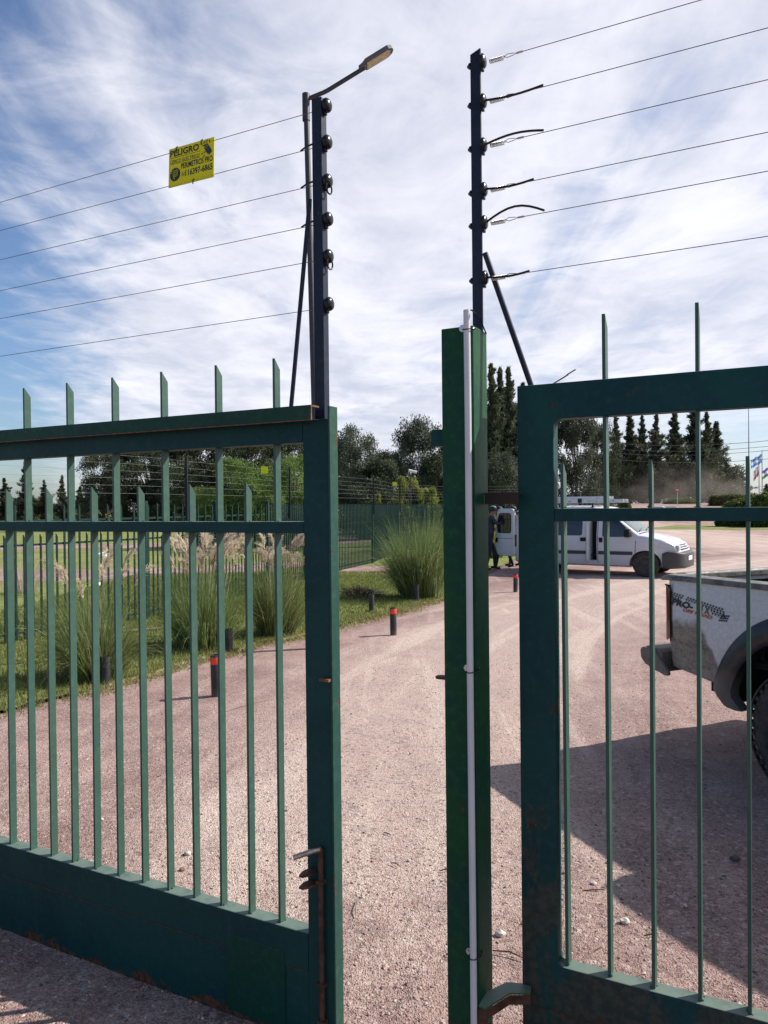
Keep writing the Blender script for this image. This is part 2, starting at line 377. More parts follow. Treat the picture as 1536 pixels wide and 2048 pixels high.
M['alu'] = simple('aluminium_ladder', (.62, .63, .66), .4, .35, .15, 8)

# ---------------------------------------------------------------- ground
def axis(fine0, fine1, step, lo, hi, grow=1.10):
    a = list(np.arange(fine0, fine1, step)); s = step; x = fine1
    while x < hi: a.append(x); s = min(s * grow, 4 if x < 140 else 60); x += s
    a.append(hi); s = step; x = fine0 - step; b = []
    while x > lo: b.append(x); s = min(s * grow, 60); x -= s
    b.append(lo); return np.array(b[::-1] + a)
from mathutils import noise as mn
gx = axis(-2.2, 3.4, .035, -900, 900); gy = axis(1.0, 6.8, .035, -40, 1400)
def sm(a, b, t):
    t = max(0, min(1, (t - a) / (b - a))); return t * t * (3 - 2 * t)
def gz(x, y):
    if y > 55 and x > 2: return 1.72 * sm(58, 112, y) * sm(4, 22, x)
    f = max(0, min(1, (13 - math.hypot(x, y)) / 6))
    if f <= 0: return 0.0
    z = .011 * mn.noise(Vector((x * 1.1, y * .9, 0))) + .006 * mn.noise(Vector((x * 5, y * 4, 3)))
    for (k, c_, ph) in ((.27, -.45, 0), (.27, .95, 2)):                # two shallow wheel ruts
        t = x - (k * y + c_) - .12 * math.sin(y * .6 + ph)
        z += -.010 * math.exp(-(t / .16) ** 2) + .005 * math.exp(-((abs(t) - .26) / .09) ** 2)
    z += .0035 * mn.noise(Vector((x * 17, y * 17, 8)))
    return z * f
V = [(x, y, gz(x, y)) for y in gy for x in gx]; nx = len(gx)
Fc = [(j * nx + i, j * nx + i + 1, (j + 1) * nx + i + 1, (j + 1) * nx + i) for j in range(len(gy) - 1) for i in range(nx - 1)]
mb = MB(); mb.v = V; mb.f = Fc; mb.mi = [0] * len(Fc)
tag(obj('ground', mb, M['gravel'], smooth=180, fix=False), kind='structure')

# lawn west of the drive, up to and beyond the fence
edge_px = [(-260, 1495), (-100, 1452), (0, 1423), (60, 1410), (140, 1392), (240, 1365), (300, 1349), (400, 1318), (470, 1305), (540, 1285), (640, 1264), (700, 1247), (760, 1232), (830, 1213), (880, 1197), (930, 1180)]
edge = [gp(*p) for p in edge_px]
ez = []
for i in range(len(edge) - 1):
    a, b_ = edge[i], edge[i + 1]; k = max(2, int((b_ - a).length / .12))
    for j in range(k):
        q = a.lerp(b_, j / k); nn = .10 * mn.noise(q * 2.2) + .06 * mn.noise(q * 9)
        ez.append(q + Vector((nn, -nn, 0)))
far = [Vector((3.2, 21.5, 0)), Vector((5.0, 27.0, 0)), Vector((9, 31, 0)), Vector((10, 38, 0))]
loop = ez + far + [Vector((8, 60, 0)), Vector((-70, 75, 0)), Vector((-70, 6, 0)), Vector((-20, 4, 0))]
def sheet(name, loop, z, m_, sub=0):
    bm = bmesh.new(); vs = [bm.verts.new((p[0], p[1], z)) for p in loop]; bm.faces.new(vs)
    bmesh.ops.triangulate(bm, faces=bm.faces); bmesh.ops.recalc_face_normals(bm, faces=bm.faces)
    me = bpy.data.meshes.new(name); bm.to_mesh(me); bm.free(); me.materials.append(m_)
    o = bpy.data.objects.new(name, me); COL.objects.link(o); tag(o, kind='structure'); return o
lw = sheet('lawn', loop, .022, M['lawn'])
bm = bmesh.new(); bm.from_mesh(lw.data); ring_ = []
for i, p in enumerate(ez):
    t_ = (ez[min(i + 5, len(ez) - 1)] - ez[max(i - 5, 0)]).normalized(); nn = Vector((t_.y, -t_.x, 0)); ring_.append((bm.verts.new((p.x, p.y, .022)), bm.verts.new((p.x + nn.x * .09, p.y + nn.y * .09, -.02))))
lw.data.materials.append(simple('dry_turf_edge', (.30, .255, .16), .95, 0, .5, 9))
for a, b_ in zip(ring_[:-1], ring_[1:]): bm.faces.new((a[0], a[1], b_[1], b_[0])).material_index = 1
bmesh.ops.recalc_face_normals(bm, faces=bm.faces); bm.to_mesh(lw.data); bm.free()
def strip(name, pts, wd, z, m_=None):
    a = []; b = []
    for i, p in enumerate(pts):
        t = (pts[min(i + 1, len(pts) - 1)] - pts[max(i - 1, 0)]).normalized(); s = Vector((-t.y, t.x, 0))
        a.append(p + s * wd[i] / 2); b.append(p - s * wd[i] / 2)
    return sheet(name, a + b[::-1], z, m_ or M['gravel'])
strip('gravel_path', [Vector(p) for p in ((-22, 21.5, 0), (-12, 20.5, 0), (-7.5, 20.2, 0), (-4.2, 21.8, 0), (-2.6, 24, 0))], [3.8, 3.6, 3.4, 2.6, 2.2], .028)
strip('gravel_path', [Vector(p) for p in ((-30, 36, 0), (-18, 34.5, 0), (-9, 36.5, 0), (-3, 38, 0), (4, 44, 0))], [4, 4, 4.5, 5, 5], .028)
strip('gravel_path', [gp(880, 1150), gp(790, 1148), gp(735, 1138), gp(690, 1138)], [1.0, 1.7, 2.0, 1.6], .028)
# small sheets of lawn east of the drive, under the shrubs
sheet('verge', [Vector(p) for p in ((17, 52, 0), (22, 49, 0), (36, 48, 0), (60, 60, 0), (60, 75, 0), (30, 70, 0))], .008, M['lawn'])
sheet('far_field', [Vector(p) for p in ((-300, 70, 0), (3, 74, 0), (3, 300, 0), (-600, 400, 0))], .010, M['lawn'])
0 and strip('road', [Vector(p) for p in ((-200, 80, 0), (20, 83, 0), (300, 92, 0))], [7, 8, 9], .03)

# grass blades on the near lawn
def inside(px, py, L):
    c = np.zeros(len(px), bool); j = len(L) - 1
    for i in range(len(L)):
        xi, yi, xj, yj = L[i][0], L[i][1], L[j][0], L[j][1]
        if yi != yj:
            c ^= ((yi > py) != (yj > py)) & (px < (xj - xi) * (py - yi) / (yj - yi) + xi)
        j = i
    return c
N = 170000
bx = np.random.uniform(-6.5, 2.6, N); by = 5.2 + np.random.rand(N) ** 1.25 * 15
ok = inside(bx, by, loop) & (bx / by > -.60); bx, by = bx[ok], by[ok]; N = len(bx)
nz_ = np.array([mn.noise(Vector((x * .9, y * .9, 1))) for x, y in zip(bx, by)])
ang = np.random.rand(N) * 6.28; hh = (.022 + .045 * np.random.rand(N)) * (1 + .7 * nz_); ww = .0035 + .0022 * by / 6
ln = (np.random.rand(N, 2) - .5) * .06
V = np.zeros((N, 3, 3)); ca, sa = np.cos(ang), np.sin(ang)
V[:, 0] = np.stack([bx - ca * ww, by - sa * ww, np.full(N, .018)], 1); V[:, 1] = np.stack([bx + ca * ww, by + sa * ww, np.full(N, .018)], 1)
V[:, 2] = np.stack([bx + ln[:, 0], by + ln[:, 1], .02 + hh], 1)
ef_ = np.array([(p.x, p.y) for p in ez if p.y < 19]); ke = 15000; pick = ef_[np.random.randint(0, len(ef_), ke)] + np.random.normal(size=(ke, 2)) * .11
a_ = np.random.rand(ke) * 6.28; we = .0035 + .002 * pick[:, 1] / 6; he = .02 + .06 * np.random.rand(ke) ** 2; V2 = np.zeros((ke, 3, 3))
V2[:, 0] = np.stack([pick[:, 0] - np.cos(a_) * we, pick[:, 1] - np.sin(a_) * we, np.full(ke, .0)], 1); V2[:, 1] = np.stack([pick[:, 0] + np.cos(a_) * we, pick[:, 1] + np.sin(a_) * we, np.full(ke, .0)], 1)
V2[:, 2] = np.stack([pick[:, 0] + np.random.normal(size=ke) * .03, pick[:, 1] + np.random.normal(size=ke) * .03, he], 1)
V = np.concatenate([V, V2]); nz_ = np.concatenate([nz_, np.full(ke, .9)]); N = len(V)
me = np_mesh('grass_blades', V.reshape(-1, 3), 3, [M['lawnblade']], np.clip(np.random.rand(N) * .8 + nz_ * .5, 0, 1))
o = bpy.data.objects.new('grass_blades', me); COL.objects.link(o)
tag(o, 'short mown grass blades over the lawn beside the drive', 'grass', kind='stuff')

# loose grit and pebbles on the drive
def pebbles(name, n_, x0, x1, y0, y1, r0, r1, mats, wts, pw=1.5):
    ico = np.array([(0, 0, 1), (.9, 0, .3), (.28, .85, .3), (-.72, .53, .3), (-.72, -.53, .3), (.28, -.85, .3)])
    tri = [(0, 1, 2), (0, 2, 3), (0, 3, 4), (0, 4, 5), (0, 5, 1)]
    low = ico.copy(); low[1:, 2] = -.5; low[1:, :2] *= .8
    vs = []; mi = []
    X = np.random.uniform(x0, x1, n_); Y = y0 + np.random.rand(n_) ** pw * (y1 - y0)
    for i in range(n_):
        r = r0 + (r1 - r0) * random.random() ** 3.2; a = random.random() * 6.28
        Mx = np.array([[math.cos(a), -math.sin(a), 0], [math.sin(a), math.cos(a), 0], [0, 0, 1]]) * np.array([1, .55 + .4 * random.random(), .4 + .3 * random.random()])
        q = (ico + np.random.randn(6, 3) * .12) @ Mx.T * r; q2 = (low @ Mx.T) * r
        pos = np.array([X[i], Y[i], gz(X[i], Y[i])]); q = q + pos; q2 = q2 + pos
        m_ = np.random.choice(len(mats), p=wts)
        for (a_, b_, c_) in tri: vs += [q[a_], q[b_], q[c_]]; mi.append(m_)
        for k in range(1, 6):
            k2 = k % 5 + 1; vs += [q[k], q2[k], q2[k2]]; vs += [q[k], q2[k2], q[k2]]; mi += [m_, m_]
    me = np_mesh(name, np.array(vs), 3, mats); me.polygons.foreach_set('material_index', mi); return me
PB = [simple('pebble_red', (.27, .16, .13), .9, 0, .3, 90), simple('pebble_pink', (.40, .28, .24), .9, 0, .3, 90), simple('pebble_pale', (.52, .43, .37), .9, 0, .2, 90), simple('pebble_dark', (.11, .08, .075), .9, 0, .3, 90)]
o = bpy.data.objects.new('loose_gravel', pebbles('loose_gravel', 10000, -3.2, 3.6, 1.3, 8.5, .0025, .012, PB, [.42, .38, .09, .11], 1.35)); COL.objects.link(o)
tag(o, 'loose red and pink grit scattered over the drive', 'gravel', kind='stuff')
o = bpy.data.objects.new('loose_gravel', pebbles('loose_gravel', 15000, -2.2, 2.8, 1.25, 3.9, .0035, .012, PB, [.42, .34, .09, .15], 1.5)); COL.objects.link(o)
tag(o, 'coarser red grit lying thick along the gate line', 'gravel', kind='stuff')
def rock(r, seed, m_=None, flat=.65):
    rs = random.Random(seed); bm = bmesh.new(); bmesh.ops.create_icosphere(bm, subdivisions=2, radius=r)
    off = Vector((seed * 3.1, seed, 0))
    for v_ in bm.verts:
        v_.co *= 1 + .30 * mn.noise(v_.co / r * 1.3 + off); v_.co.z *= flat; v_.co.y *= .8; v_.co.z += r * flat * .55
    me = bpy.data.meshes.new('stone'); bm.to_mesh(me); bm.free(); me.materials.append(m_ or M['stone']); return me
STN = [((1250, 1845), .026, 'white stone with a shaded foot on sunny gravel right of the gate stile'), ((1187, 1770), .018, 'small white stone between the first two bars of the right gate'),
       ((1236, 1772), .013, 'tiny pale pebble right at the edge of the pickup shadow'), ((818, 1722), .014, 'small pale pebble on the gravel in the gateway'),
       ((1000, 1868), .028, 'pale stone beside the green gate post'), ((1370, 1812), .012, 'tiny white pebble at the edge of the pickup shadow'),
       ((1470, 1718), .03, 'dark flat stone lying in the pickup shadow'), ((375, 1712), .022, 'pale stone seen between bars of the left gate'),
       ((365, 1742), .02, 'brownish stone in front of a left gate bar'), ((203, 1640), .016, 'small pale stone far left behind the gate bars')]
for i, (p, r, lb) in enumerate(STN):
    q = gp(*p); mt = M['stone'] if i not in (6, 8) else PB[3 if i == 6 else 0]
    o = bpy.data.objects.new('stone', rock(r * .82, i + 1, mt)); COL.objects.link(o); o.location = (q.x, q.y, gz(q.x, q.y)); tag(o, lb, 'stone')
TW = [((768, 1668), (782, 1673), 'small dark twig lying in the middle of the gateway'), ((782, 1729), (800, 1736), 'short dark twig in the gateway nearer the camera'), ((716, 1802), (712, 1838), 'pale forked straw on the gravel right of the drop bolt'),
      ((1168, 1928), (1205, 1895), 'pale bent straw lying in front of the right gate rail'), ((1288, 1875), (1312, 1873), 'thin dark twig between two right gate bars'),
      ((450, 1425), (545, 1400), 'thin pale stick on the red gravel behind the left gate'), ((1166, 1785), (1208, 1782), 'dark curved twig beside the small white stone'),
      ((985, 1905), (1050, 1922), 'dark cable stub on the gravel between post and gate'), ((880, 1745), (898, 1743), 'short dark twig beside the gate post')]
for i, (a, b_, lb) in enumerate(TW):
    a, b_ = gp(*a), gp(*b_); mid_ = (a + b_) / 2 + Vector((.01, .02, 0)) * (1 if i % 2 else -1) * ((b_ - a).length * 4)
    mb = MB(); mb.tube([a + Vector((0, 0, .008)), mid_ + Vector((0, 0, .014)), b_ + Vector((0, 0, .008))], [.0025, .003, .0018], 6)
    tag(obj('twig', mb, M['wood'] if i in (2, 3, 5) else M['rust'], smooth=True), lb, 'twig')
# concrete culvert hollow with dry brush beside the path
mb = MB(); rs = random.Random(4); c0 = gp(716, 1196)
for i in range(420):
    a = rs.random() * 6.28; r = rs.random() ** .6; b0 = c0 + Vector((math.cos(a) * r * .42, math.sin(a) * r * .85 + .3, .02))
    tip = b0 + Vector((rs.uniform(-.2, .2), rs.uniform(-.2, .2), rs.uniform(.02, .26) * (1.1 - r)))
    mb.tube([b0, (b0 + tip) / 2 + Vector((0, 0, .03)), tip], [.006, .005, .003], 3, False)
o = obj('brush_pile', mb, simple('dry_brush', (.05, .042, .030), .95, 0, .5, 12), fix=False); tag(o, 'dark heap of dry brush in the grass behind the gate', 'brush pile')
o = obj('drain_pipe', MB().tube([gp(186, 1176) + Vector((0, 0, .06)), gp(202, 1175) + Vector((0, 0, .06))], .055, 12), M['white'], smooth=True); tag(o, 'short white pipe end in the grass beyond the fence', 'pipe')
o = bpy.data.objects.new('white_boulder', rock(.22, 5, M['white'])); COL.objects.link(o); o.location = gp(203, 1117); tag(o, 'whitish boulder on the lawn beside the far path', 'stone')
o = obj('kerb_strip', MB().tube([gp(243, 1269) + Vector((0, 0, .04)), gp(322, 1262) + Vector((0, 0, .04))], .02, 6), M['wood']); tag(o, 'grey timber edging lying in grass below the fence', 'edging')

# ---------------------------------------------------------------- left gate
GA = -math.atan2(.4608, .8876)
P0 = Vector((-1.586, 3.18, 0))
def bar_mb(s, top, z0, t=.009, y0=.014, y1=.044, cut=.034):
    mb = MB(); mb.add([(s, y0, z0), (s + t, y0, z0), (s + t, y1, z0), (s, y1, z0), (s, y0, top), (s + t, y0, top), (s + t, y1, top - cut), (s, y1, top - cut)],
                      [(0, 3, 2, 1), (4, 5, 6, 7), (0, 1, 5, 4), (1, 2, 6, 5), (2, 3, 7, 6), (3, 0, 4, 7)]); return mb
RW = random.Random(12); BEADS = []
def wob(o, s):
    a = RW.gauss(0, .0011); h0 = .37
    for v_ in o.data.vertices:
        q_ = (v_.co.z - h0) / 1.3; v_.co.x += a * q_ + .0018 * math.sin(q_ * 2.5 + s * 9)
    BEADS.append((s, o.parent)); return o
def beads(parent, zs):
    mb = MB()
    for s, pr in BEADS:
        if pr is not parent: continue
        for z, y0 in zs:
            for k in range(5):
                c = Vector((s + RW.uniform(-.004, .013), y0 + RW.uniform(-.001, .028 if y0 > .01 else .001), z + RW.uniform(-.001, .003))); q_ = RW.uniform(.0022, .0045)
                mb.add([c + Vector(v_) * q_ for v_ in ((1, 0, 0), (0, 1, 0), (-1, 0, 0), (0, -1, 0), (0, 0, 1), (0, 0, -1))], [(0, 1, 4), (1, 2, 4), (2, 3, 4), (3, 0, 4), (1, 0, 5), (2, 1, 5), (3, 2, 5), (0, 3, 5)])
    o = obj('weld_beads', mb, M['gate_rusty'], parent, smooth=180); o['kind'] = 'stuff'
gate = empty('gate', P0, GA, 'dark green bar gate on the left with latch and drop bolt at its end', 'gate')
SL = -2.9
obj('top_beam', MB().box(SL, 1.493, 0, .06, 1.958, 2.048), M['gate'], gate, .003)
obj('top_channel', MB().box(SL, 1.553, -.046, -.042, 2.025, 2.071).box(SL, 1.553, -.042, -.0005, 2.067, 2.071), M['channel'], gate)
obj('channel_end', MB().box(1.5535, 1.5565, -.046, -.042, 2.024, 2.071).box(1.5535, 1.5565, -.042, .0, 2.066, 2.071), M['rust_bright'], gate)
obj('channel_lip', MB().box(SL, 1.552, -.0465, -.0415, 2.0225, 2.0247), M['rust_bright'], gate)
obj('middle_rail', MB().box(SL, 1.493, 0, .056, 1.664, 1.702), M['gate'], gate, .002)
obj('bottom_box', MB().box(SL, 1.493, 0, .058, .235, .362), M['gate'], gate, .004)
obj('bottom_panel', MB().box(SL, 1.493, .003, .050, .0, .2335), M['gate'], gate, .002)
obj('weld_seam', MB().box(SL, 1.492, .001, .004, .2325, .2355), M['rust'], gate)
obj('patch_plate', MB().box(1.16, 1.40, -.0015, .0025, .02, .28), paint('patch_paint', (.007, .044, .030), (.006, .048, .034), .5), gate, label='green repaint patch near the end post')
obj('end_post', MB().box(1.4935, 1.590, .0, .045, .0, 2.03), M['gate'], gate, .003)
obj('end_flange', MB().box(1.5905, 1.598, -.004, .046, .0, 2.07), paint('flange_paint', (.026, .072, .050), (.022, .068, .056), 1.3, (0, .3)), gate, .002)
for k in range(-12, 6):
    wob(obj('bar', bar_mb(.134 + .2466 * k, 2.244, .360), M['bar'], gate), .134 + .2466 * k)
    if k > -12: wob(obj('bar', bar_mb(.134 + .2466 * k - .1233, 1.836, .360), M['bar'], gate), .134 + .2466 * k - .1233)
beads(gate, ((.3625, .014), (1.703, .014)))
# latch
rod = obj('drop_bolt', MB().tube([(1.552, -.012, .02), (1.552, -.012, .66)], .009, 10), M['rust'], gate, smooth=True)
obj('bolt_handle', MB().tube([(1.552, -.012, .655), (1.535, -.030, .653), (1.492, -.078, .642)], .0085, 10), M['steel'], rod, smooth=True)
for z in (.55, .22, .10): obj('bolt_guide', MB().box(1.538, 1.566, -.024, .0005, z - .006, z + .006), M['rust'], gate, .002)
for z in (.575, .537):
    obj('hasp_tab', MB().prism([(1.505, .0), (1.54, .0), (1.535, -.035), (1.515, -.062), (1.500, -.06), (1.495, -.03)], z, z + .006, 'xy'), M['rust'], gate)
obj('stop_tab', MB().box(1.56, 1.594, -.0205, -.0042, 1.195, 1.203), M['rust_bright'], gate)
obj('bolt_cap', MB().lathe([(.012, 0), (.012, .008), (.006, .014)], 10, Matrix.Translation((1.40, .03, 2.049))), M['rust'], gate)

# ---------------------------------------------------------------- centre post
post = empty('gate_post', P0, GA, 'bright green square steel gate post with a white conduit strapped to its corner', 'gate post')
obj('post_tube', MB().box(1.982, 2.082, 0, .115, -.02, 2.268), M['post_green'], post, .003)
cond = obj('conduit', MB().tube([(2.070, -.013, 0), (2.068, -.013, 1.2), (2.069, -.013, 2.02), (2.068, -.013, 2.31)], .0098, 14), M['pipe'], post, smooth=True)
obj('bracket_block', MB().box(1.942, 1.9815, .01, .06, 1.925, 1.975), M['gate'], post, .002)
obj('keeper_tab', MB().prism([(1.981, .03), (1.981, .055), (1.95, .058), (1.938, .05), (1.938, .035), (1.95, .03)], 1.228, 1.236, 'xy'), M['rust'], post)
for i, (s, z) in enumerate(((2.050, 2.262), (2.054, 1.277), (2.052, .45))):
    Mx = Matrix.Translation((s, -.0005, z)) @ Matrix.Rotation(R(90), 4, 'X')
    obj('bolt', MB().lathe([(.0105, 0), (.0105, .002), (.0065, .0025), (.0065, .008)], 6 if i else 12, Mx), M['zinc'], post)
    obj('cable_tie', MB().tube([(s + .004, -.006, z - .003), (2.058, -.020, z - .008), (2.068, -.0245, z - .009), (2.079, -.020, z - .008), (2.088, -.004, z - .004), (2.0835, .02, z)], .0016, 6), M['black'], post, smooth=True)
obj('cable', MB().tube([(2.068, -.013, 2.305), (2.074, .01, 2.315), (2.081, .06, 2.30), (2.086, .10, 2.262)], .0022, 6), M['black'], post, smooth=True)

# ---------------------------------------------------------------- right gate (fixed leaf)
PR = Vector((.402, 2.31, 0))
g2 = empty('gate', PR, GA, 'dark teal steel bar gate panel on the right with rust patches at its foot', 'gate')
SR = 2.5
def frame(outer, inner, y0, y1):
    mb = MB(); k = len(inner)
    return mb
def rounded_frame():
    """left stile, top rail and foot in one welded frame with a rounded inner corner"""
    x0, x1, zb, zt = .109, SR, .388, 2.0; r = .022
    inn = []
    for (cx, cz, a0) in ((x0 + r, zt - r, 90), (x0 + r, zb + r, 180)):
        for k in range(6): a = R(a0 + 90 * k / 5); inn.append((cx + r * math.cos(a), cz + r * math.sin(a)))
    poly = [(SR, 2.105), (0, 2.105), (0, .10), (SR, .10), (SR, zb)] + inn[::-1] + [(SR, zt)]
    return poly
obj('frame', MB().prism(rounded_frame(), 0, .052, 'xz'), M['gate_rusty'], g2, .003)
obj('foot_panel', MB().box(.002, SR, .004, .046, .012, .098), M['gate_rusty'], g2, .002)
obj('weld_seam', MB().box(.002, SR, -.0015, .002, .248, .2515), M['rust'], g2)
obj('middle_rail', MB().box(.1095, SR, .001, .05, 1.700, 1.737), M['gate'], g2, .002)
for k in range(-1, 18):
    s = .249 + .1225 * k
    wob(obj('bar', bar_mb(s, 2.293 if k % 2 == 0 else 1.872, .386, .0095, .014, .05), M['bar'], g2), s)
beads(g2, ((.3885, .014), (1.738, .014)))
# links between the post and the fixed leaf
tie = empty('tie_bracket', P0, GA, 'rusty dark angle bar tying the green post to the right gate at rail height', 'bracket')
obj('angle_bar', MB().box(2.0835, 2.186, .085, .13, 1.782, 1.786).box(2.0835, 2.186, .080, .085, 1.752, 1.786), simple('dark_rust', (.03, .018, .014), .8), tie)
ft = empty('foot_bracket', P0, GA, 'bent green and rusty channel joining the foot of the post to the right gate', 'bracket')
Mf = Matrix.Translation((2.083, .0, 0))
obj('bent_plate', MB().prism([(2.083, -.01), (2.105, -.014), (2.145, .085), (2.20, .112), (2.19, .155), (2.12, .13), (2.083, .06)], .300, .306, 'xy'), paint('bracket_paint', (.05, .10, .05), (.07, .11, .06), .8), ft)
obj('side_plate', MB().box(2.0835, 2.108, -.014, -.008, -.01, .2995), M['rust'], ft)
obj('edge_plate', MB().add([(2.105, -.014, .2995), (2.145, .085, .2995), (2.20, .112, .2995), (2.20, .112, .27), (2.145, .085, .27), (2.105, -.014, .27)], [(0, 1, 4, 5), (1, 2, 3, 4)]), M['rust'], ft)

# ---------------------------------------------------------------- electric fences on top
def insulator(parent, s, y, z, ring=False, K=1):
    Mx = Matrix.Translation((s, y, z)) @ Matrix.Rotation(R(90), 4, 'Y')
    i_ = obj('insulator', MB().lathe([(a_ * K, b_ * (K if K == 1 else .62)) for a_, b_ in [(.011, -.002), (.012, .004), (.0215, .006), (.023, .010), (.0222, .015), (.019, .020), (.013, .0235), (.004, .025)]], 18, Mx), M['black'], parent, smooth=True)
    obj('insulator_foot', MB().box(s, s + .009, y - .007, y + .007, z - .030, z - .015), M['black'], i_, .002)
    if ring:
        pts = [(s + .016, y + .017 * math.sin(a), z - .026 + .017 * math.cos(a)) for a in np.linspace(0, 6.28, 14)]
        obj('jumper_ring', MB().tube(pts, .003, 6, False), M['black'], i_, smooth=True)
    return i_
ef = empty('electric_fence', P0, GA, 'navy electric fence post with six wires running left above the bar gate', 'electric fence')
obj('post', MB().box(1.522, 1.559, .03, .062, 2.0, 3.071), M['navy'], ef, .0015)
obj('brace', MB().tube([(1.517, .022, 2.745), (1.432, .022, 2.055)], .0075, 10), M['navy'], ef, smooth=True)
ZL = [3.046, 2.928, 2.806, 2.677, 2.560, 2.402]
for i, (z, iz) in enumerate(zip(ZL, [3.046, 2.928, 2.803, 2.680, 2.560, 2.406])):
    insulator(ef, 1.5595, .046, iz, i in (2, 4))
    obj('wire', MB().tube([(1.522, .05, z - .006), (-.6, .05, z - .004), (-2.9, .05, z)], .0011, 6), M['wire'], ef, smooth=True)
    if i in (1, 2, 3):
        obj('sleeve', MB().tube([(1.521, .048, z + .008), (1.49, .048, z + .004), (1.465, .05, z - .004)], .003, 6), M['black'], ef, smooth=True)
ef2 = empty('electric_fence', P0, GA, 'navy electric fence post with springs and six wires running right above the right gate', 'electric fence')
top = MB().box(2.048, 2.080, .086, .094, 2.0, 3.095)
obj('post', top, M['navy'], ef2, .0015)
obj('post_cap', MB().prism([(2.048, 3.0955), (2.080, 3.0955), (2.080, 3.108)], .086, .094, 'xz'), M['navy'], ef2)
q = Matrix.Rotation(-GA, 4, 'Z') @ (Vector((.402, 2.31, 0)) - P0)
obj('brace', MB().tube([(2.088, .09, 2.50), (q.x + .040, q.y + .022, 2.098)], .0085, 10), M['navy'], ef2, smooth=True)
SLV = [None, (.13, .028), (.13, .012), (.10, .004), (.13, .03), (.085, .002)]
for i, z in enumerate([3.066, 2.948, 2.818, 2.686, 2.588, 2.424]):
    insulator(ef2, 2.0805, .090, z + .003, K=.92)
    obj('bolt', MB().lathe([(.010, 0), (.010, .004), (.003, .012)], 8, Matrix.Translation((2.0478, .094, z)) @ Matrix.Rotation(R(-90), 4, 'Y')), M['black'], ef2)
    x = 2.106
    pts = []
    for k in range(120):
        a = k * .55; pts.append((x + .045 * k / 119, .094 + .006 * math.cos(a), z - .002 + .006 * math.sin(a)))
    obj('tension_spring', MB().tube(pts, .0014, 5), M['zinc'], ef2, smooth=True)
    lp = [(x + .045, .094, z), (x + .055, .094, z + .005), (x + .072, .094, z + .003), (x + .085, .094, z), (x + .072, .094, z - .003), (x + .055, .094, z - .005), (x + .045, .094, z)]
    obj('wire_loop', MB().tube(lp, .0012, 5), M['zinc'], ef2, smooth=True)
    obj('crimp', MB().tube([(x + .083, .094, z), (x + .103, .094, z)], .0028, 6), M['zinc'], ef2)
    obj('wire', MB().tube([(x + .08, .094, z), (3.2, .094, z - .002), (4.4, .094, z)], .0011, 6), M['wire'], ef2, smooth=True)
    if SLV[i]:
        L_, hgt = SLV[i]; L_ += .045
        pp = [(2.094 + L_ * t, .088, z + .002 + (hgt * math.sin(math.pi * min(1, t * .98)) if i in (2, 4) else -.006 * math.sin(math.pi * t) + .0 * t)) for t in np.linspace(0, 1, 9)]
        obj('sleeve', MB().tube(pp, .0033, 6), M['black'], ef2, smooth=True)

# ---------------------------------------------------------------- lettering
def text_part(txt, x0, x1, z0, z1, y, m_, parent, name='lettering', shear=0, slope=0, flip=False, bold=0):
    cu = bpy.data.curves.new('tmp_text', 'FONT'); cu.body = txt; cu.shear = shear; cu.offset = bold; cu.resolution_u = 3
    to = bpy.data.objects.new('tmp_text', cu); COL.objects.link(to)
    dg = bpy.context.evaluated_depsgraph_get(); me = bpy.data.meshes.new_from_object(to.evaluated_get(dg)); me.name = name
    bpy.data.objects.remove(to); bpy.data.curves.remove(cu)
    co = np.array([v_.co[:] for v_ in me.vertices]); a, b_ = co.min(0), co.max(0)
    for v_ in me.vertices:
        x = x0 + (v_.co.x - a[0]) / (b_[0] - a[0]) * (x1 - x0); z = z0 + (v_.co.y - a[1]) / (b_[1] - a[1]) * (z1 - z0)
        yy = y(x) if callable(y) else y
        v_.co = (x, yy, z + slope * (x - x0))
    me.materials.clear(); me.materials.append(m_)
    o = bpy.data.objects.new(name, me); COL.objects.link(o); o.parent = parent; return o
sign = empty('warning_sign', Matrix.Translation(P0) @ Matrix.Rotation(GA, 4, 'Z') @ Vector((.898, .042, 2.912)), GA,
             'yellow PELIGRO electric fence warning sign tied to the two top wires', 'sign')
sign.rotation_euler = (R(-2), R(.4), GA)
obj('panel', MB().box(0, .208, 0, .003, 0, .141), M['yellow'], sign)
YT = -.0008
text_part('PELIGRO', .006, .140, .109, .133, YT, M['ink'], sign, bold=.03)
text_part('CERCO ELÉCTRICO', .007, .144, .085, .100, YT, M['ink'], sign, bold=.012)
text_part('PERIMETROS PRO', .059, .203, .057, .078, YT, M['ink'], sign, bold=.025)
text_part('116397-6865', .079, .203, .027, .050, YT, M['ink'], sign, bold=.025)
ln = MB()
for z in (.104, .082): ln.box(.006, .145, YT - .0002, YT + .0002, z, z + .0012)
obj('rule_line', ln, M['ink'], sign)
def disc(mb, cx, cz, r0, r1, y, a0=0, a1=360, k=28):
    ps = [(math.cos(R(a0 + (a1 - a0) * i / k)), math.sin(R(a0 + (a1 - a0) * i / k))) for i in range(k + 1)]
    mb.add([(cx + r1 * c, y, cz + r1 * s) for c, s in ps] + [(cx + r0 * c, y, cz + r0 * s) for c, s in ps], [(i, i + 1, i + 2 + k, i + 1 + k) for i in range(k)])
lg = MB(); cx, cz = .031, .043
disc(lg, cx, cz, .0, .0245, YT)
obj('logo_disc', lg, M['ink'], sign, fix=False)
lg = MB()
disc(lg, cx + .002, cz + .003, .0085, .0115, YT - .0004, -90, 90); disc(lg, cx + .002, cz + .003, .003, .0055, YT - .0004, -90, 90)
disc(lg, cx - .001, cz + .002, .0165, .019, YT - .0004, 20, 75); disc(lg, cx - .001, cz + .002, .0165, .019, YT - .0004, 110, 175)
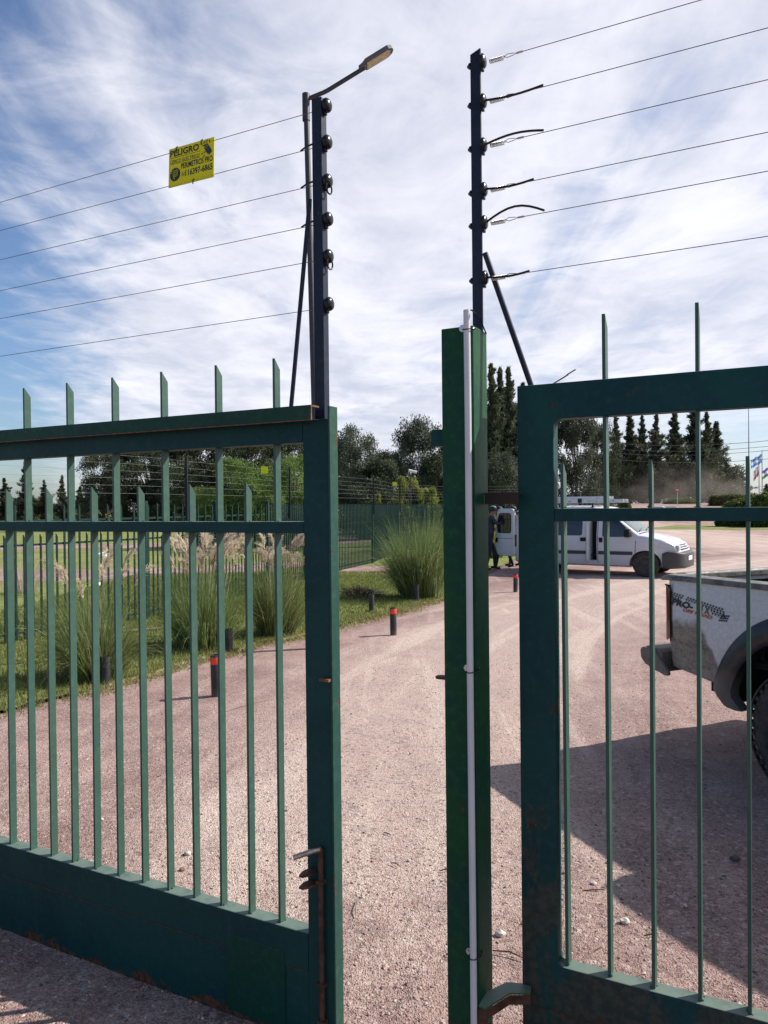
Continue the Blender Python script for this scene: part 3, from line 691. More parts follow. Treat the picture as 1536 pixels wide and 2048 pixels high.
for (a, b_, c_, d_) in ((-.010, .002, .0115, .0145), (-.010, -.0075, -.016, .0145), (-.010, .002, -.0085, -.0055), (-.0045, -.002, -.018, .0085), (-.0045, .002, .006, .0085), (-.0045, .002, -.0025, 0)):
    lg.box(cx + a, cx + b_, YT - .0005, YT - .0003, cz + c_, cz + d_)
obj('logo_monogram', lg, M['yellow'], sign, fix=False)
ph = MB(); disc(ph, .069, .038, .0052, .0068, YT); ph.prism([(.062, .030), (.066, .033), (.064, .035)], YT - .0002, YT + .0002, 'xz'); ph.prism([(.066, .041), (.068, .041), (.070, .036), (.073, .035), (.073, .034), (.069, .034)], YT - .0002, YT + .0002, 'xz')
obj('phone_mark', ph, M['ink'], sign, fix=False)
hd = MB()
Mh = Matrix.Translation((.180, YT, .104)) @ Matrix.Rotation(R(-38), 4, 'Y')
hd.box(-.011, .011, -.0004, 0, -.014, .004, Mh)
for i, (x, L_) in enumerate(((-.0095, .013), (-.004, .018), (.0015, .019), (.007, .016))): hd.box(x, x + .0042, -.0006, -.0002, .0035, .0035 + L_, Mh)
hd.box(-.018, -.010, -.0005, -.0001, -.010, -.006, Mh @ Matrix.Rotation(R(35), 4, 'Y')); hd.box(-.009, .009, -.0004, 0, -.022, -.0138, Mh)
obj('hand_pictogram', hd, M['hand'], sign, fix=False)
fl = MB()
for (x, z, a) in ((.165, .131, 30), (.176, .134, 10), (.188, .130, -20), (.155, .092, 40), (.164, .082, 25), (.160, .120, 60)):
    fl.prism([(-.001, -.006), (.001, -.001), (.003, -.001), (.001, .007), (-.001, .001), (-.003, .001)], YT - .0003, YT + .0001, 'xz', Matrix.Translation((x, 0, z)) @ Matrix.Rotation(R(a), 4, 'Y'))
obj('spark_pictogram', fl, M['ink'], sign, fix=False)
for (x, z) in ((.037, .137), (.153, .137), (.118, .004)):
    obj('cable_tie', MB().tube([(x, -.004, z - .014), (x + .001, -.006, z), (x, .002, z + .008), (x, .007, z)], .0019, 6), M['black'], sign, smooth=True)

# ---------------------------------------------------------------- street lamps
def lamp(name, base, hgt, arm, rz, lab, lean=0.0, r=.042):
    t = empty(name, base, rz, lab, 'street lamp', 'street lamps')
    L = lean * hgt
    obj('pole', MB().tube([(0, 0, 0), (L * .1, 0, hgt * .4), (L, 0, hgt)], [r * 1.3, r, r * .82], 14), M['pole'], t, smooth=True)
    obj('collar', MB().tube([(L, 0, hgt - .28), (L, 0, hgt + .05)], r * 1.12, 14), M['pole'], t, smooth=True)
    a = arm; pts = [(L, 0, hgt - .02), (L + .3 * a, 0, hgt + .09 * a), (L + .38 * a, 0, hgt + .13 * a), (L + a, 0, hgt + .50 * a)]
    obj('arm', MB().tube(pts, r * .62, 10), M['pole'], t, smooth=True)
    hm = Matrix.Translation((L + a, 0, hgt + .50 * a)) @ Matrix.Rotation(-math.atan2(.37, .62), 4, 'Y')
    s = .42; ol = [(-.08, -.03), (0, -.05), (.06, -.098), (.50, -.098), (.585, -.055), (.605, 0), (.585, .055), (.50, .098), (.06, .098), (0, .05), (-.08, .03)]
    hd_ = obj('lamp_head', MB().prism([(x * s / .6, y) for x, y in ol], .0, .05, 'xy', hm), M['lampgrey'], t, .008)
    obj('diffuser', MB().prism([(.04, -.078), (.33, -.078), (.372, -.04), (.372, .04), (.33, .078), (.04, .078)], -.006, -.0005, 'xy', hm), M['diffuser'], hd_)
    return t
D1 = 9.5; tp = pt(612, 196, D1); bs = pt(640, 1300, D1)
lamp('street_lamp', (bs.x - .02, D1, 0), tp.z, .72, R(0), 'dark street lamp rising behind the left fence post', (tp.x - bs.x + .02) / tp.z)
q = pt(1092, 765, 33); lamp('street_lamp', (q.x, 33, 0), q.z - .15, .95, R(0), 'distant street lamp peeping over the right gate beam', 0, .05)
q = pt(1494, 938, 75); lamp('street_lamp', (q.x, 75, 0), q.z - .2, .9, R(180), 'far thin street lamp arm left of the flags', 0, .05)

# ---------------------------------------------------------------- bollards
def bollard(px, py, hgt, r, red, lab, grp, col):
    q = gp(px, py); t = empty('bollard', (q.x, q.y, 0), random.random() * 3, lab, 'bollard', grp); t.rotation_euler = (R(random.uniform(-1.5, 1.5)), R(random.uniform(-1.5, 1.5)), 0)
    obj('body', MB().lathe([(r, -.04), (r, hgt - .012), (r * .96, hgt - .004), (r * .80, hgt), (r * .75, hgt - .02)], 18), col, t, smooth=True)
    if red: obj('reflective_band', MB().lathe([(r * 1.012, hgt - .085), (r * 1.03, hgt - .083), (r * 1.03, hgt - .022), (r * 1.012, hgt - .02)], 18), M['redband'], t, smooth=True)
GB = 'low black bollards along the drive'
for px, py, h_, r, red, lab in ((211, 1371, .29, .046, 0, 'plain black bollard beside the leftmost grass clump'), (458, 1307, .295, .046, 0, 'plain black bollard beside the tall plumed grass clump'),
        (743, 1227, .31, .043, 0, 'plain black bollard on the lawn edge right of the left gate post'), (833, 1205, .33, .043, 0, 'plain black bollard in front of the big green grass clump'),
        (433, 1393, .39, .047, 1, 'red banded bollard seen through the left gate bars'), (787, 1270, .375, .045, 1, 'red banded bollard standing in the open gateway'),
        (1031, 1184, .37, .045, 1, 'red banded bollard between the post and the right gate stile')):
    bollard(px, py, h_, r, red, lab, GB, M['bollard'])

# ---------------------------------------------------------------- ornamental grasses
def ribbons(B, D0, L, W, droop, seg, rng, tintv, curl=0):
    """B base pts, D0 unit start dirs, L lengths, W widths, droop strengths -> quads"""
    k = len(B); P_ = B.copy(); d = D0.copy(); side = np.cross(d, np.array([0, 0, 1.])) + rng.normal(size=(k, 3)) * .25
    side /= np.linalg.norm(side, axis=1, keepdims=True) + 1e-9
    prevL = P_ - side * W[:, None] / 2; prevR = P_ + side * W[:, None] / 2; out_ = []
    for s in range(seg):
        d = d + np.array([0, 0, -1.]) * (droop * ((s + 1) / seg) ** 1.5)[:, None]; d /= np.linalg.norm(d, axis=1, keepdims=True)
        P_ = P_ + d * (L / seg)[:, None]; w_ = W * (1 - ((s + 1) / seg) ** 1.6) * .5 + .0004
        l_ = P_ - side * w_[:, None]; r_ = P_ + side * w_[:, None]
        out_.append(np.stack([prevL, prevR, r_, l_], 1)); prevL, prevR = l_, r_
    V = np.stack(out_, 1); return V.reshape(-1, 3), np.repeat(tintv, seg), P_, d
def clump(px, py, hgt, rad, nb, npl, lab, seed, yoff=0, name='ornamental_grass', mt='grassblade', wid=.007, dry=.34, tilt=.52):
    rng = np.random.default_rng(seed); q = gp(px, py); t = empty(name, (q.x, q.y + yoff, .0), 0, lab, 'ornamental grass', 'grass clumps by the drive')
    KT = 26; ta, trr, tl_, tdx = rng.random(KT) * 6.283, rng.random(KT) ** .55, .72 + .42 * rng.random(KT), rng.normal(size=(KT, 3)) * .13; w_id = rng.integers(0, KT, nb)
    a = ta[w_id] + rng.normal(size=nb) * .35; r = np.clip(trr[w_id] + rng.normal(size=nb) * .07, 0, 1.1); base = np.stack([np.cos(a) * r * rad * .42, np.sin(a) * r * rad * .42, np.full(nb, .01)], 1)
    til = (.05 + tilt * rng.random(nb) ** 1.3) * (.4 + .6 * r); d = np.stack([np.cos(a) * np.sin(til), np.sin(a) * np.sin(til), np.cos(til)], 1) + tdx[w_id] + rng.normal(size=(nb, 3)) * .075
    d /= np.linalg.norm(d, axis=1, keepdims=True)
    L = hgt * (.40 + .62 * rng.random(nb)) * tl_[w_id]; W = wid * (.6 + .7 * rng.random(nb)); dr = .12 + .48 * rng.random(nb) ** 1.5 + til * .35
    tn = np.clip(rng.random(nb) * .6 + rng.normal(size=KT)[w_id] * .12, 0, .78); dd_ = rng.random(nb) < dry; tn[dd_] = 1; L[dd_] *= .75; til[dd_] += .15
    V, tt, _, _ = ribbons(base, d, L, W, dr, 6, rng, tn)
    o = bpy.data.objects.new('blades', np_mesh('blades', V, 4, [M[mt]], tt)); COL.objects.link(o); o.parent = t; o['kind'] = 'stuff'
    for k in range(npl):
        a = rng.random() * 6.283; r = rng.random() ** .5; b0 = np.array([[math.cos(a) * r * rad * .3, math.sin(a) * r * rad * .3, .02]])
        ti = .03 + .24 * r * rng.random() + .03; d0 = np.array([[math.cos(a) * math.sin(ti), math.sin(a) * math.sin(ti), math.cos(ti)]])
        Ls = hgt * (.74 + .30 * rng.random()); V1, t1, tip, dd = ribbons(b0, d0, np.array([Ls]), np.array([.005]), np.array([.05]), 5, rng, np.array([.6]))
        nf = 110; s = rng.random(nf) ** 1.1; ph_ = dd[0] / np.linalg.norm(dd[0]); Lp = .24 + .10 * rng.random()
        ax = np.array([math.cos(a + rng.normal() * .5), math.sin(a + rng.normal() * .5), 0]); c_ = tip[0] + ph_ * 0 + np.outer(s, ph_) * Lp + np.outer(s ** 2, ax) * .12 - np.outer(s ** 2.2, [0, 0, .10])
        fd = ph_ + ax * .45 + rng.normal(size=(nf, 3)) * .28; fd /= np.linalg.norm(fd, axis=1, keepdims=True)
        V2, t2, _, _ = ribbons(c_, fd, (.07 + .07 * rng.random(nf)) * (1.15 - s * .5), np.full(nf, .0065), .45 + .3 * rng.random(nf), 4, rng, rng.random(nf))
        V_ = np.concatenate([V1, V2]); tt = np.concatenate([t1, t2])
        o = bpy.data.objects.new('plume', np_mesh('plume', V_, 4, [M['plume']], tt)); COL.objects.link(o); o.parent = t
    return t
clump(165, 1375, 1.12, .56, 2400, 12, 'leftmost green grass clump with a few thin plumes behind the gate bars', 1, yoff=.30)
clump(392, 1310, 1.22, .70, 3000, 46, 'tall grass clump thick with buff plumes left of centre', 2, yoff=.42)
clump(552, 1272, 1.22, .52, 2500, 30, 'plumed grass clump just left of the gate end post', 3)
clump(842, 1197, 1.66, .78, 4400, 0, 'big fresh green grass clump without plumes beside the green post', 4, dry=.16, wid=.009, tilt=.42, mt='grassolive')
clump(888, 1150, .85, .6, 900, 0, 'lower green grass clump half behind the green gate post', 9, dry=.2, wid=.01, mt='grassolive')
clump(998, 1120, 1.75, .55, 1300, 0, 'tall yellow green reeds behind the open van door', 5, name='reed_clump', mt='leaf_bamboo', wid=.026, yoff=1.0, dry=.5)
clump(40, 1190, 1.5, .9, 260, 0, 'dry bare shrub beyond the fence at the far left', 8, name='dry_shrub', mt='plume', wid=.008)

# ---------------------------------------------------------------- trees
def quadleaf(C, D0, L, W, rng):
    k = len(C); D0 = D0 / (np.linalg.norm(D0, axis=1, keepdims=True) + 1e-9); rd = rng.normal(size=(k, 3)); s = np.cross(D0, rd); s /= np.linalg.norm(s, axis=1, keepdims=True) + 1e-9
    a = C - D0 * (L / 2)[:, None]; b = C + D0 * (L / 2)[:, None]; m1 = C + s * (W / 2)[:, None]; m2 = C - s * (W / 2)[:, None]
    return np.stack([a, m1, b, m2], 1).reshape(-1, 3)
def trunk_mesh(hgt, r, limbs, rng, lean=.02):
    mb = MB(); pts = []; p = np.array([0, 0, -.1])
    for k in range(7): pts.append(tuple(p)); p = p + np.array([rng.normal() * lean * hgt / 6, rng.normal() * lean * hgt / 6, hgt / 6])
    mb.tube(pts, [r * (1 - .13 * k) for k in range(7)], 8)
    for (a, b, rr) in limbs: mb.tube([a, ((a[0] + b[0]) / 2, (a[1] + b[1]) / 2, (a[2] + b[2]) / 2 + .1), b], [rr, rr * .7, rr * .3], 5)
    return mb
def conifer(seed, hgt=10., rad=1.9, leaf='leaf_pine', n_=19000, base=.03, up=.75, dens=1.0):
    """ragged columnar casuarina: feathery upswept branches"""
    rng = np.random.default_rng(seed); C = []; Dv = []; limbs = []; T = []
    nb = 170
    for i in range(nb):
        z = base * hgt + (1 - base) * hgt * (i / nb) ** .95; f = (z / hgt)
        prof = (1 - f) ** 1.15 * (.6 + .4 * min(1, f / .15)) * 1.42; L = rad * max(.07, prof) * rng.uniform(.35, 1.35)
        if rng.random() < .16: L *= 1.5
        if math.sin(i * .47 + seed * 2.1) > .72: L *= .55
        a = rng.random() * 6.283; upz = up * rng.uniform(.5, 1.3) * (1 - .45 * f) + f * .25; d = np.array([math.cos(a), math.sin(a), upz]); d /= np.linalg.norm(d)
        o_ = np.array([0, 0, z - .25 * L]); limbs.append((tuple(o_), tuple(o_ + d * L * .85), .035 * (1.2 - f)))
        k = int(n_ / nb * (.35 + 1.1 * L / rad)); s = rng.random(k) ** .7; c = o_ + np.outer(s * L * 1.08, d) + rng.normal(size=(k, 3)) * (.12 + .13 * (1 - s))[:, None] * np.array([1, 1, 1.25]) * (.22 + .9 * min(1, L / rad))
        C.append(c); Dv.append(d + np.array([0, 0, .35]) + rng.normal(size=(k, 3)) * .45); T.append(np.clip(.35 + .3 * rng.normal() + rng.normal(size=k) * .16 + .2 * s, 0, 1))
    k = 260; C.append(np.stack([rng.normal(size=k) * .05, rng.normal(size=k) * .05, hgt * (.90 + .12 * rng.random(k))], 1)); Dv.append(np.array([0, 0, 1.]) + rng.normal(size=(k, 3)) * .3); T.append(rng.random(k) * .7)
    C = np.concatenate(C); Dv = np.concatenate(Dv); T = np.concatenate(T); k = len(C)
    me = np_mesh('crown', quadleaf(C, Dv, .20 + .22 * rng.random(k), .045 + .05 * rng.random(k), rng), 4, [M[leaf]], T)
    tb = trunk_mesh(hgt * .97, .16, limbs[::2], rng, .006); return me, tb
def broad(seed, hgt=7.5, rad=3.2, leaf='leaf_olive', n_=30000, base=.04, nl=76, ls=.19):
    rng = np.random.default_rng(seed); C = []; Dv = []; T = []; limbs = []
    for i in range(nl):
        th = rng.random() * 6.283; f = rng.random(); z = hgt * (base + (1 - base) * f ** .85); rr = rad * math.sqrt(max(.05, 1 - abs((z / hgt - .50) / .55) ** 2.4)) * rng.random() ** .45 * .88
        c0 = np.array([math.cos(th) * rr, math.sin(th) * rr, z * .94]); s0 = rad * rng.uniform(.17, .33)
        k = int(n_ / nl); v_ = rng.normal(size=(k, 3)); v_ /= np.linalg.norm(v_, axis=1, keepdims=True); q_ = rng.random(k) ** .4
        # droopy twiggy tufts on the lobe's surface
        tw = np.array([mn.noise(Vector(x * 2.6 + i)) for x in v_]); c = c0 + v_ * (s0 * q_ * (1 + .55 * tw))[:, None] * np.array([1, 1, .82])
        C.append(c); Dv.append(v_ + rng.normal(size=(k, 3)) * .7); T.append(np.clip(.38 + .22 * rng.normal() + .2 * rng.normal(size=k), 0, 1))
        limbs.append(((0, 0, hgt * (.1 + .3 * f)), tuple(c0), .05))
    C = np.concatenate(C); Dv = np.concatenate(Dv); T = np.concatenate(T); k = len(C)
    me = np_mesh('crown', quadleaf(C, Dv, ls * (.6 + .8 * rng.random(k)), ls * .38 * (.6 + .8 * rng.random(k)), rng), 4, [M[leaf]], T)
    return me, trunk_mesh(hgt * .7, .17, limbs[::2], rng, .03)
def make_tree(name, data, lab, grp, proto={}):
    t = empty(name, (0, 0, 0), 0, lab, 'tree', grp)
    obj('trunk', data[1], M['bark'], t, smooth=True, fix=False); c = bpy.data.objects.new('crown', data[0]); COL.objects.link(c); c.parent = t
    return t
def put_tree(protos, key, name, gen, hgt0, rad0, px, ytop, D, width, lab, grp, rz):
    """width in photo pixels"""
    top_ = pt(px, ytop, D); hh_ = top_.z
    if key not in protos: t = make_tree(name, gen(), lab, grp); protos[key] = t
    else: t = copy_tree(protos[key]); tag(t, lab, None, grp)
    t.location = (top_.x, D, 0); s = (width / 2 / F * D) / rad0; z0 = gz(top_.x, D) if D > 60 else 0; t.location.z = z0; t.scale = (s, s, (hh_ - z0) / hgt0); t.rotation_euler = (0, 0, rz)
    return t
PT = {}
CON = [lambda: conifer(11, up=.7), lambda: conifer(12, rad=1.7, up=1.0), lambda: conifer(13, rad=2.0, up=.85)]
def con(i, *a): return put_tree(PT, 'c%d' % i, 'conifer_tree', CON[i], 10., (1.9, 1.7, 2.0)[i] * 1.12, *a)
BRD = {'o1': ('broadleaf_tree', lambda: broad(21), 7.5, 3.2), 'o2': ('broadleaf_tree', lambda: broad(22, nl=58), 7.5, 3.2), 'd1': ('dark_tree', lambda: broad(23, 7.5, 3.2, 'leaf_dark'), 7.5, 3.2),
       'd2': ('dark_tree', lambda: broad(24, 7.5, 3.0, 'leaf_dark', nl=40), 7.5, 3.0), 'b1': ('bright_shrub', lambda: broad(25, 3.6, 1.8, 'leaf_bright', 22000, .02, 46, .10), 3.6, 1.8),
       'm1': ('bamboo_shrub', lambda: broad(26, 3., 1.2, 'leaf_bamboo', 7000, .02, 24, .13), 3., 1.2)}
def brd(k, *a): nm, g, h0, r0 = BRD[k]; return put_tree(PT, k, nm, g, h0, r0 * 1.02, *a)
GC = 'row of dark conifers beyond the parking ground'
rowx = [(1231, 835, 46, 'ragged conifer at the left end of the far row'), (1259, 828, 50, 'second conifer of the far row with a slim tip'), (1284, 834, 44, 'third conifer of the far row, twin tipped'),
        (1313, 831, 50, 'fourth conifer of the far row above the short gate spike'), (1349, 824, 56, 'tall slender conifer in the middle of the far row'), (1388, 812, 66, 'tallest brown tinged conifer of the far row'),
        (1413, 828, 50, 'bushy conifer right beside the tallest one of the row'), (1432, 846, 60, 'greenest conifer at the right end of the far row')]
for i, (x, y, w_, lb) in enumerate(rowx): con(i % 3, x, y, 118 + (i % 3) * 4, w_ * 2.0, lb, GC, i * 1.3)
con(2, 1452, 925, 122, 80, 'low bushy conifer tailing off right of the row', GC, 4.2)
con(0, 1483, 945, 126, 70, 'small dark conifer between the row and the flags', GC, 2.2)
con(1, 1533, 968, 128, 50, 'tiny dark conifer at the right frame edge under the flags', GC, 5.2)
for i, (x, y, w_, D, lb) in enumerate(((982, 735, 62, 42, 'tall brown green conifer just right of the green post'), (1000, 742, 50, 44, 'slimmer conifer between the post and the brace'), (1017, 742, 56, 43, 'pointed conifer left of the right gate stile'), (1046, 772, 58, 45, 'conifer mostly hidden behind the right gate stile'))):
    con(i % 3, x, y, D, w_ * 2.35, lb, 'tall conifers behind the green post', i * 2.1 + .4)
GM = 'leafy trees beyond the fence'
for i, (k, x, y, D, w_, lb) in enumerate((('o1', 712, 849, 47, 125, 'grey green leafy tree rising right of the left gate post'), ('d1', 664, 872, 52, 90, 'dark leafy tree partly behind the left gate post'), ('o2', 838, 832, 45, 120, 'large grey green tree left of the green post'),
        ('d1', 778, 900, 50, 110, 'low dark tree filling the gap between the two leafy trees'), ('d2', 905, 850, 48, 130, 'dark tree hidden behind the green gate post'), ('o1', 1000, 905, 40, 130, 'dark green tree at the foot of the tall conifers'),
        ('d1', 978, 822, 46, 95, 'dark tree filling in behind the tall conifer tips'), ('d2', 1022, 800, 47, 95, 'dark tree standing between the conifers and the right gate stile'), ('d2', 1055, 880, 42, 110, 'dark leafy tree behind the right gate stile'), ('o2', 1152, 812, 44, 130, 'big round olive tree seen inside the right gate'), ('d1', 1200, 846, 52, 80, 'darker tree tucked behind the big olive tree'),
        ('d2', 745, 915, 40, 140, 'low dark thicket tree above the fence gate'), ('d1', 860, 905, 41, 120, 'low dark tree behind the bamboo shrubs'))):
    brd(k, x, y, D, w_, lb, GM, i * 1.7)
GL = 'dark tree belt beyond the lawn on the left'
for i, (x, y, w_) in enumerate(((205, 905, 80), (250, 884, 90), (300, 872, 95), (350, 866, 95), (400, 868, 90), (450, 862, 95), (500, 866, 90), (548, 862, 95), (600, 866, 100), (640, 880, 90))):
    brd(('d1', 'd2')[i % 2], x, y, 62 + (i % 3) * 3, w_ * 1.45, '%s tree of the dark belt on the left' % ('leftmost,second,third,fourth,fifth,sixth,seventh,eighth,ninth,tenth'.split(',')[i]), GL, i * 2.3)
for i, (x, y, w_, k, lb) in enumerate(((50, 925, 52, 1, 'pointed tree between the first two tall gate bars'), (8, 958, 60, 0, 'low conifer at the left frame edge'), (88, 962, 44, 2, 'small pointed tree left of the open sky gap'), (124, 952, 40, 1, 'small conifer behind the second tall gate bar'), (160, 975, 60, 2, 'low bushy conifer before the dark belt'), (-40, 930, 60, 2, 'conifer just outside the left frame edge'))):
    con(k, x, y, 75, w_ * 1.3, lb, 'small conifers at the far left', i * 1.9)
for i, (x, y, D, w_, lb) in enumerate(((468, 916, 33, 150, 'bright green rounded shrub left of the small yellow sign'), (585, 908, 31, 150, 'bright green rounded shrub right of the small yellow sign'), (525, 935, 34, 130, 'bright green shrub between the two larger ones'), (405, 975, 34, 120, 'lower bright green shrub beside the black fence post'), (620, 940, 33, 80, 'bright green shrub behind the gate end post'))):
    t = brd('b1', x, y, D, w_, lb, 'bright green shrubs beyond the fence', i * 2.7)
for i, (x, y, D, w_, lb) in enumerate(((814, 952, 33, 70, 'yellow green bamboo shrub under the security camera'), (858, 974, 34, 60, 'smaller yellow green bamboo shrub next to the green post'), (757, 985, 30, 22, 'slender yellow green sapling at the fence gate post'))):
    brd('m1', x, y, D, w_, lb, 'yellow green shrubs behind the fence', i * 2.7)
for o in bpy.data.objects:
    if o.parent is None and o.get('label') and 'shrub' in o.name: o['category'] = 'shrub'
# row of clipped hedge shrubs on the right
def blob_hedge(name, px, D, w_, ytop, depth, lab, seed, shape='dome'):
    rng = np.random.default_rng(seed); c = pt(px, ytop, D); hgt = c.z - gz(c.x, D); hw = w_ / 2 / F * D; k = 5200
    v_ = rng.normal(size=(k, 3)); v_[:, 2] = np.abs(v_[:, 2]); v_ /= np.linalg.norm(v_, axis=1, keepdims=True)
    if shape == 'box':
        m_ = np.max(np.abs(v_) * np.array([1, 1, 1]), axis=1, keepdims=True); v_ = v_ / m_ ** .85
    q_ = np.array([1 + .10 * mn.noise(Vector(x * 3.3)) for x in v_]) * (.92 + .1 * rng.random(k))
    C = v_ * q_[:, None] * np.array([hw, depth / 2, hgt * .97])
    t = empty(name, (c.x, D, gz(c.x, D)), 0, lab, 'hedge', 'clipped shrubs by the road')
    core = MB(); n1, n2 = 20, 8; vs = []; 
    for j in range(n2 + 1):
        for i in range(n1):
            a = 6.283 * i / n1; e = math.pi / 2 * j / n2; w3 = Vector((math.cos(a) * math.cos(e), math.sin(a) * math.cos(e), math.sin(e)))
            if shape == 'box': w3 = w3 / max(abs(w3.x), abs(w3.y), abs(w3.z)) ** .85
            vs.append((w3.x * hw * .93, w3.y * depth * .465, w3.z * hgt * .9))
    core.add(vs, [(j * n1 + i, j * n1 + (i + 1) % n1, (j + 1) * n1 + (i + 1) % n1, (j + 1) * n1 + i) for j in range(n2) for i in range(n1)])
    obj('branches', core, M['bark'], t, smooth=True)
    o = bpy.data.objects.new('foliage', np_mesh('foliage', quadleaf(C, rng.normal(size=(k, 3)) + v_, .16 + .16 * rng.random(k), .09 + .08 * rng.random(k), rng), 4, [M['hedge']], np.clip(rng.random(k), 0, 1))); COL.objects.link(o); o.parent = t
blob_hedge('hedge_shrub', 1482, 56, 96, 996, 2.6, 'rounded clipped green shrub behind the right gate rail', 1)
blob_hedge('hedge_shrub', 1530, 54, 60, 984, 2.6, 'taller rounded shrub at the right frame edge', 2)
blob_hedge('hedge_shrub', 1510, 62, 60, 988, 2.4, 'rounded shrub behind and between the two front shrubs', 3)
blob_hedge('hedge', 1462, 96, 80, 990, 2.0, 'long flat topped hedge behind the rounded shrubs', 4, 'box')
blob_hedge('hedge_shrub', 1248, 60, 34, 998, 2, 'small round bush right of the ladders on the van', 5)
blob_hedge('hedge_shrub', 1363, 105, 70, 996, 2.4, 'low dark bush at the foot of the conifer row', 6)

# ---------------------------------------------------------------- perimeter fence
FP = [Vector((-6.4, 7.1, 0)), Vector((-4.86, 10.0, 0)), Vector((-3.72, 12.0, 0)), Vector((-2.45, 16.2, 0)), Vector((-1.29, 20.3, 0)), Vector((-.36, 23.3, 0)), Vector((.55, 29.0, 0)), Vector((2.9, 33.5, 0)), Vector((6.6, 34.6, 0)), Vector((10.5, 35.0, 0))]
fen = empty('perimeter_fence', (0, 0, 0), 0, 'long dark green palisade fence running back along the lawn', 'fence')
segs = []; tot = 0
for a, b_ in zip(FP[:-1], FP[1:]): segs.append((a, b_, (b_ - a).length)); tot += (b_ - a).length
pale_me = []
for hgt, pw_ in ((1.83, .013), (1.42, .013), (1.83, .019)):
    mb = MB(); mb.add([(-pw_, -.008, .04), (pw_, -.008, .04), (pw_, .008, .04), (-pw_, .008, .04), (-pw_, -.008, hgt), (pw_, -.008, hgt - .045), (pw_, .008, hgt - .045), (-pw_, .008, hgt)], [(0, 3, 2, 1), (4, 5, 6, 7), (0, 1, 5, 4), (1, 2, 6, 5), (2, 3, 7, 6), (3, 0, 4, 7)])
    me = bpy.data.meshes.new('pale'); me.from_pydata(mb.v, [], mb.f); me.materials.append(M['fence']); finish(me, False); pale_me.append(me)
pc = 0
for si, (a, b_, L) in enumerate(segs):
    t_ = (b_ - a).normalized(); rz = math.atan2(t_.y, t_.x); Mx = Matrix.Translation(a) @ Matrix.Rotation(rz, 4, 'Z')
    for z in (1.60, 1.28, .13): obj('rail', MB().box(.03, L - .03, .0085, .022, z - .014, z + .014, Mx), M['fence'], fen)
    for k in range(max(1, round(L / 2.4)) if si else 1):
        q = a + t_ * L * k / max(1, round(L / 2.4)); obj('post', MB().box(-.036, .036, -.026, .044, -.02, 1.87, Matrix.Translation(q) @ Matrix.Rotation(rz, 4, 'Z')), M['fence'], fen)
    gate_seg = si == 4; pit = .125 if si < 3 else .118
    k = 0; x = .075
    while x < L - .06:
        if pc < 290:
            o = bpy.data.objects.new('pale', pale_me[2 if si > 2 else (k % 2)]); COL.objects.link(o); o.parent = fen; o.location = a + t_ * x; o.rotation_euler = (0, 0, rz); pc += 1
        x += pit; k += 1
# its electric wires on black posts
be = empty('electric_fence', (0, 0, 0), 0, 'six thin electric wires on black posts above the far palisade fence', 'electric fence')
wp = [FP[0], FP[2], FP[4], FP[5], FP[6], FP[7], FP[8], FP[9]]
for z in (1.98, 2.10, 2.21, 2.32, 2.43, 2.55):
    obj('wire', MB().tube([p + Vector((.03, .02, z)) for p in wp], .0017, 4), M['farwire'], be)
for q in (FP[2] + (FP[3] - FP[2]) * .25, FP[3] + (FP[4] - FP[3]) * .25, FP[5], FP[6], FP[7]):
    obj('post', MB().box(-.02, .02, -.02, .02, 1.5, 2.62, Matrix.Translation(q + Vector((.05, .04, 0)))), M['navy'], be)
for (x, y, D, lb) in ((529, 940, 16.5, 'small yellow warning sign hung on the far fence wires left of the end post'), (789, 968, 29, 'tiny yellow warning sign above the fence beside the bamboo shrub')):
    q = pt(x, y, D); s_ = obj('warning_sign', MB().box(-.075, .075, -.002, .002, -.075, .075), M['yellow']); s_.location = q; s_.rotation_euler = (0, 0, R(10)); tag(s_, lb, 'sign')
q = pt(826, 944, 30); cc = empty('security_camera', (q.x, q.y, 0), R(-15), 'white security camera on a thin pole over the fence', 'security camera')
obj('pole', MB().tube([(-.12, .1, 0), (-.12, .1, q.z - .05)], .02, 8), M['pole'], cc)
obj('bracket', MB().tube([(-.12, .1, q.z - .05), (-.12, 0, q.z + .04), (0, 0, q.z + .02)], .025, 8), M['white'], cc)
obj('housing', MB().tube([(-.16, -.03, q.z + .06), (.16, -.05, q.z - .02)], .055, 12), M['white'], cc, smooth=True); obj('lens', MB().tube([(.16, -.05, q.z - .02), (.17, -.051, q.z - .0225)], .04, 12), M['black'], cc)

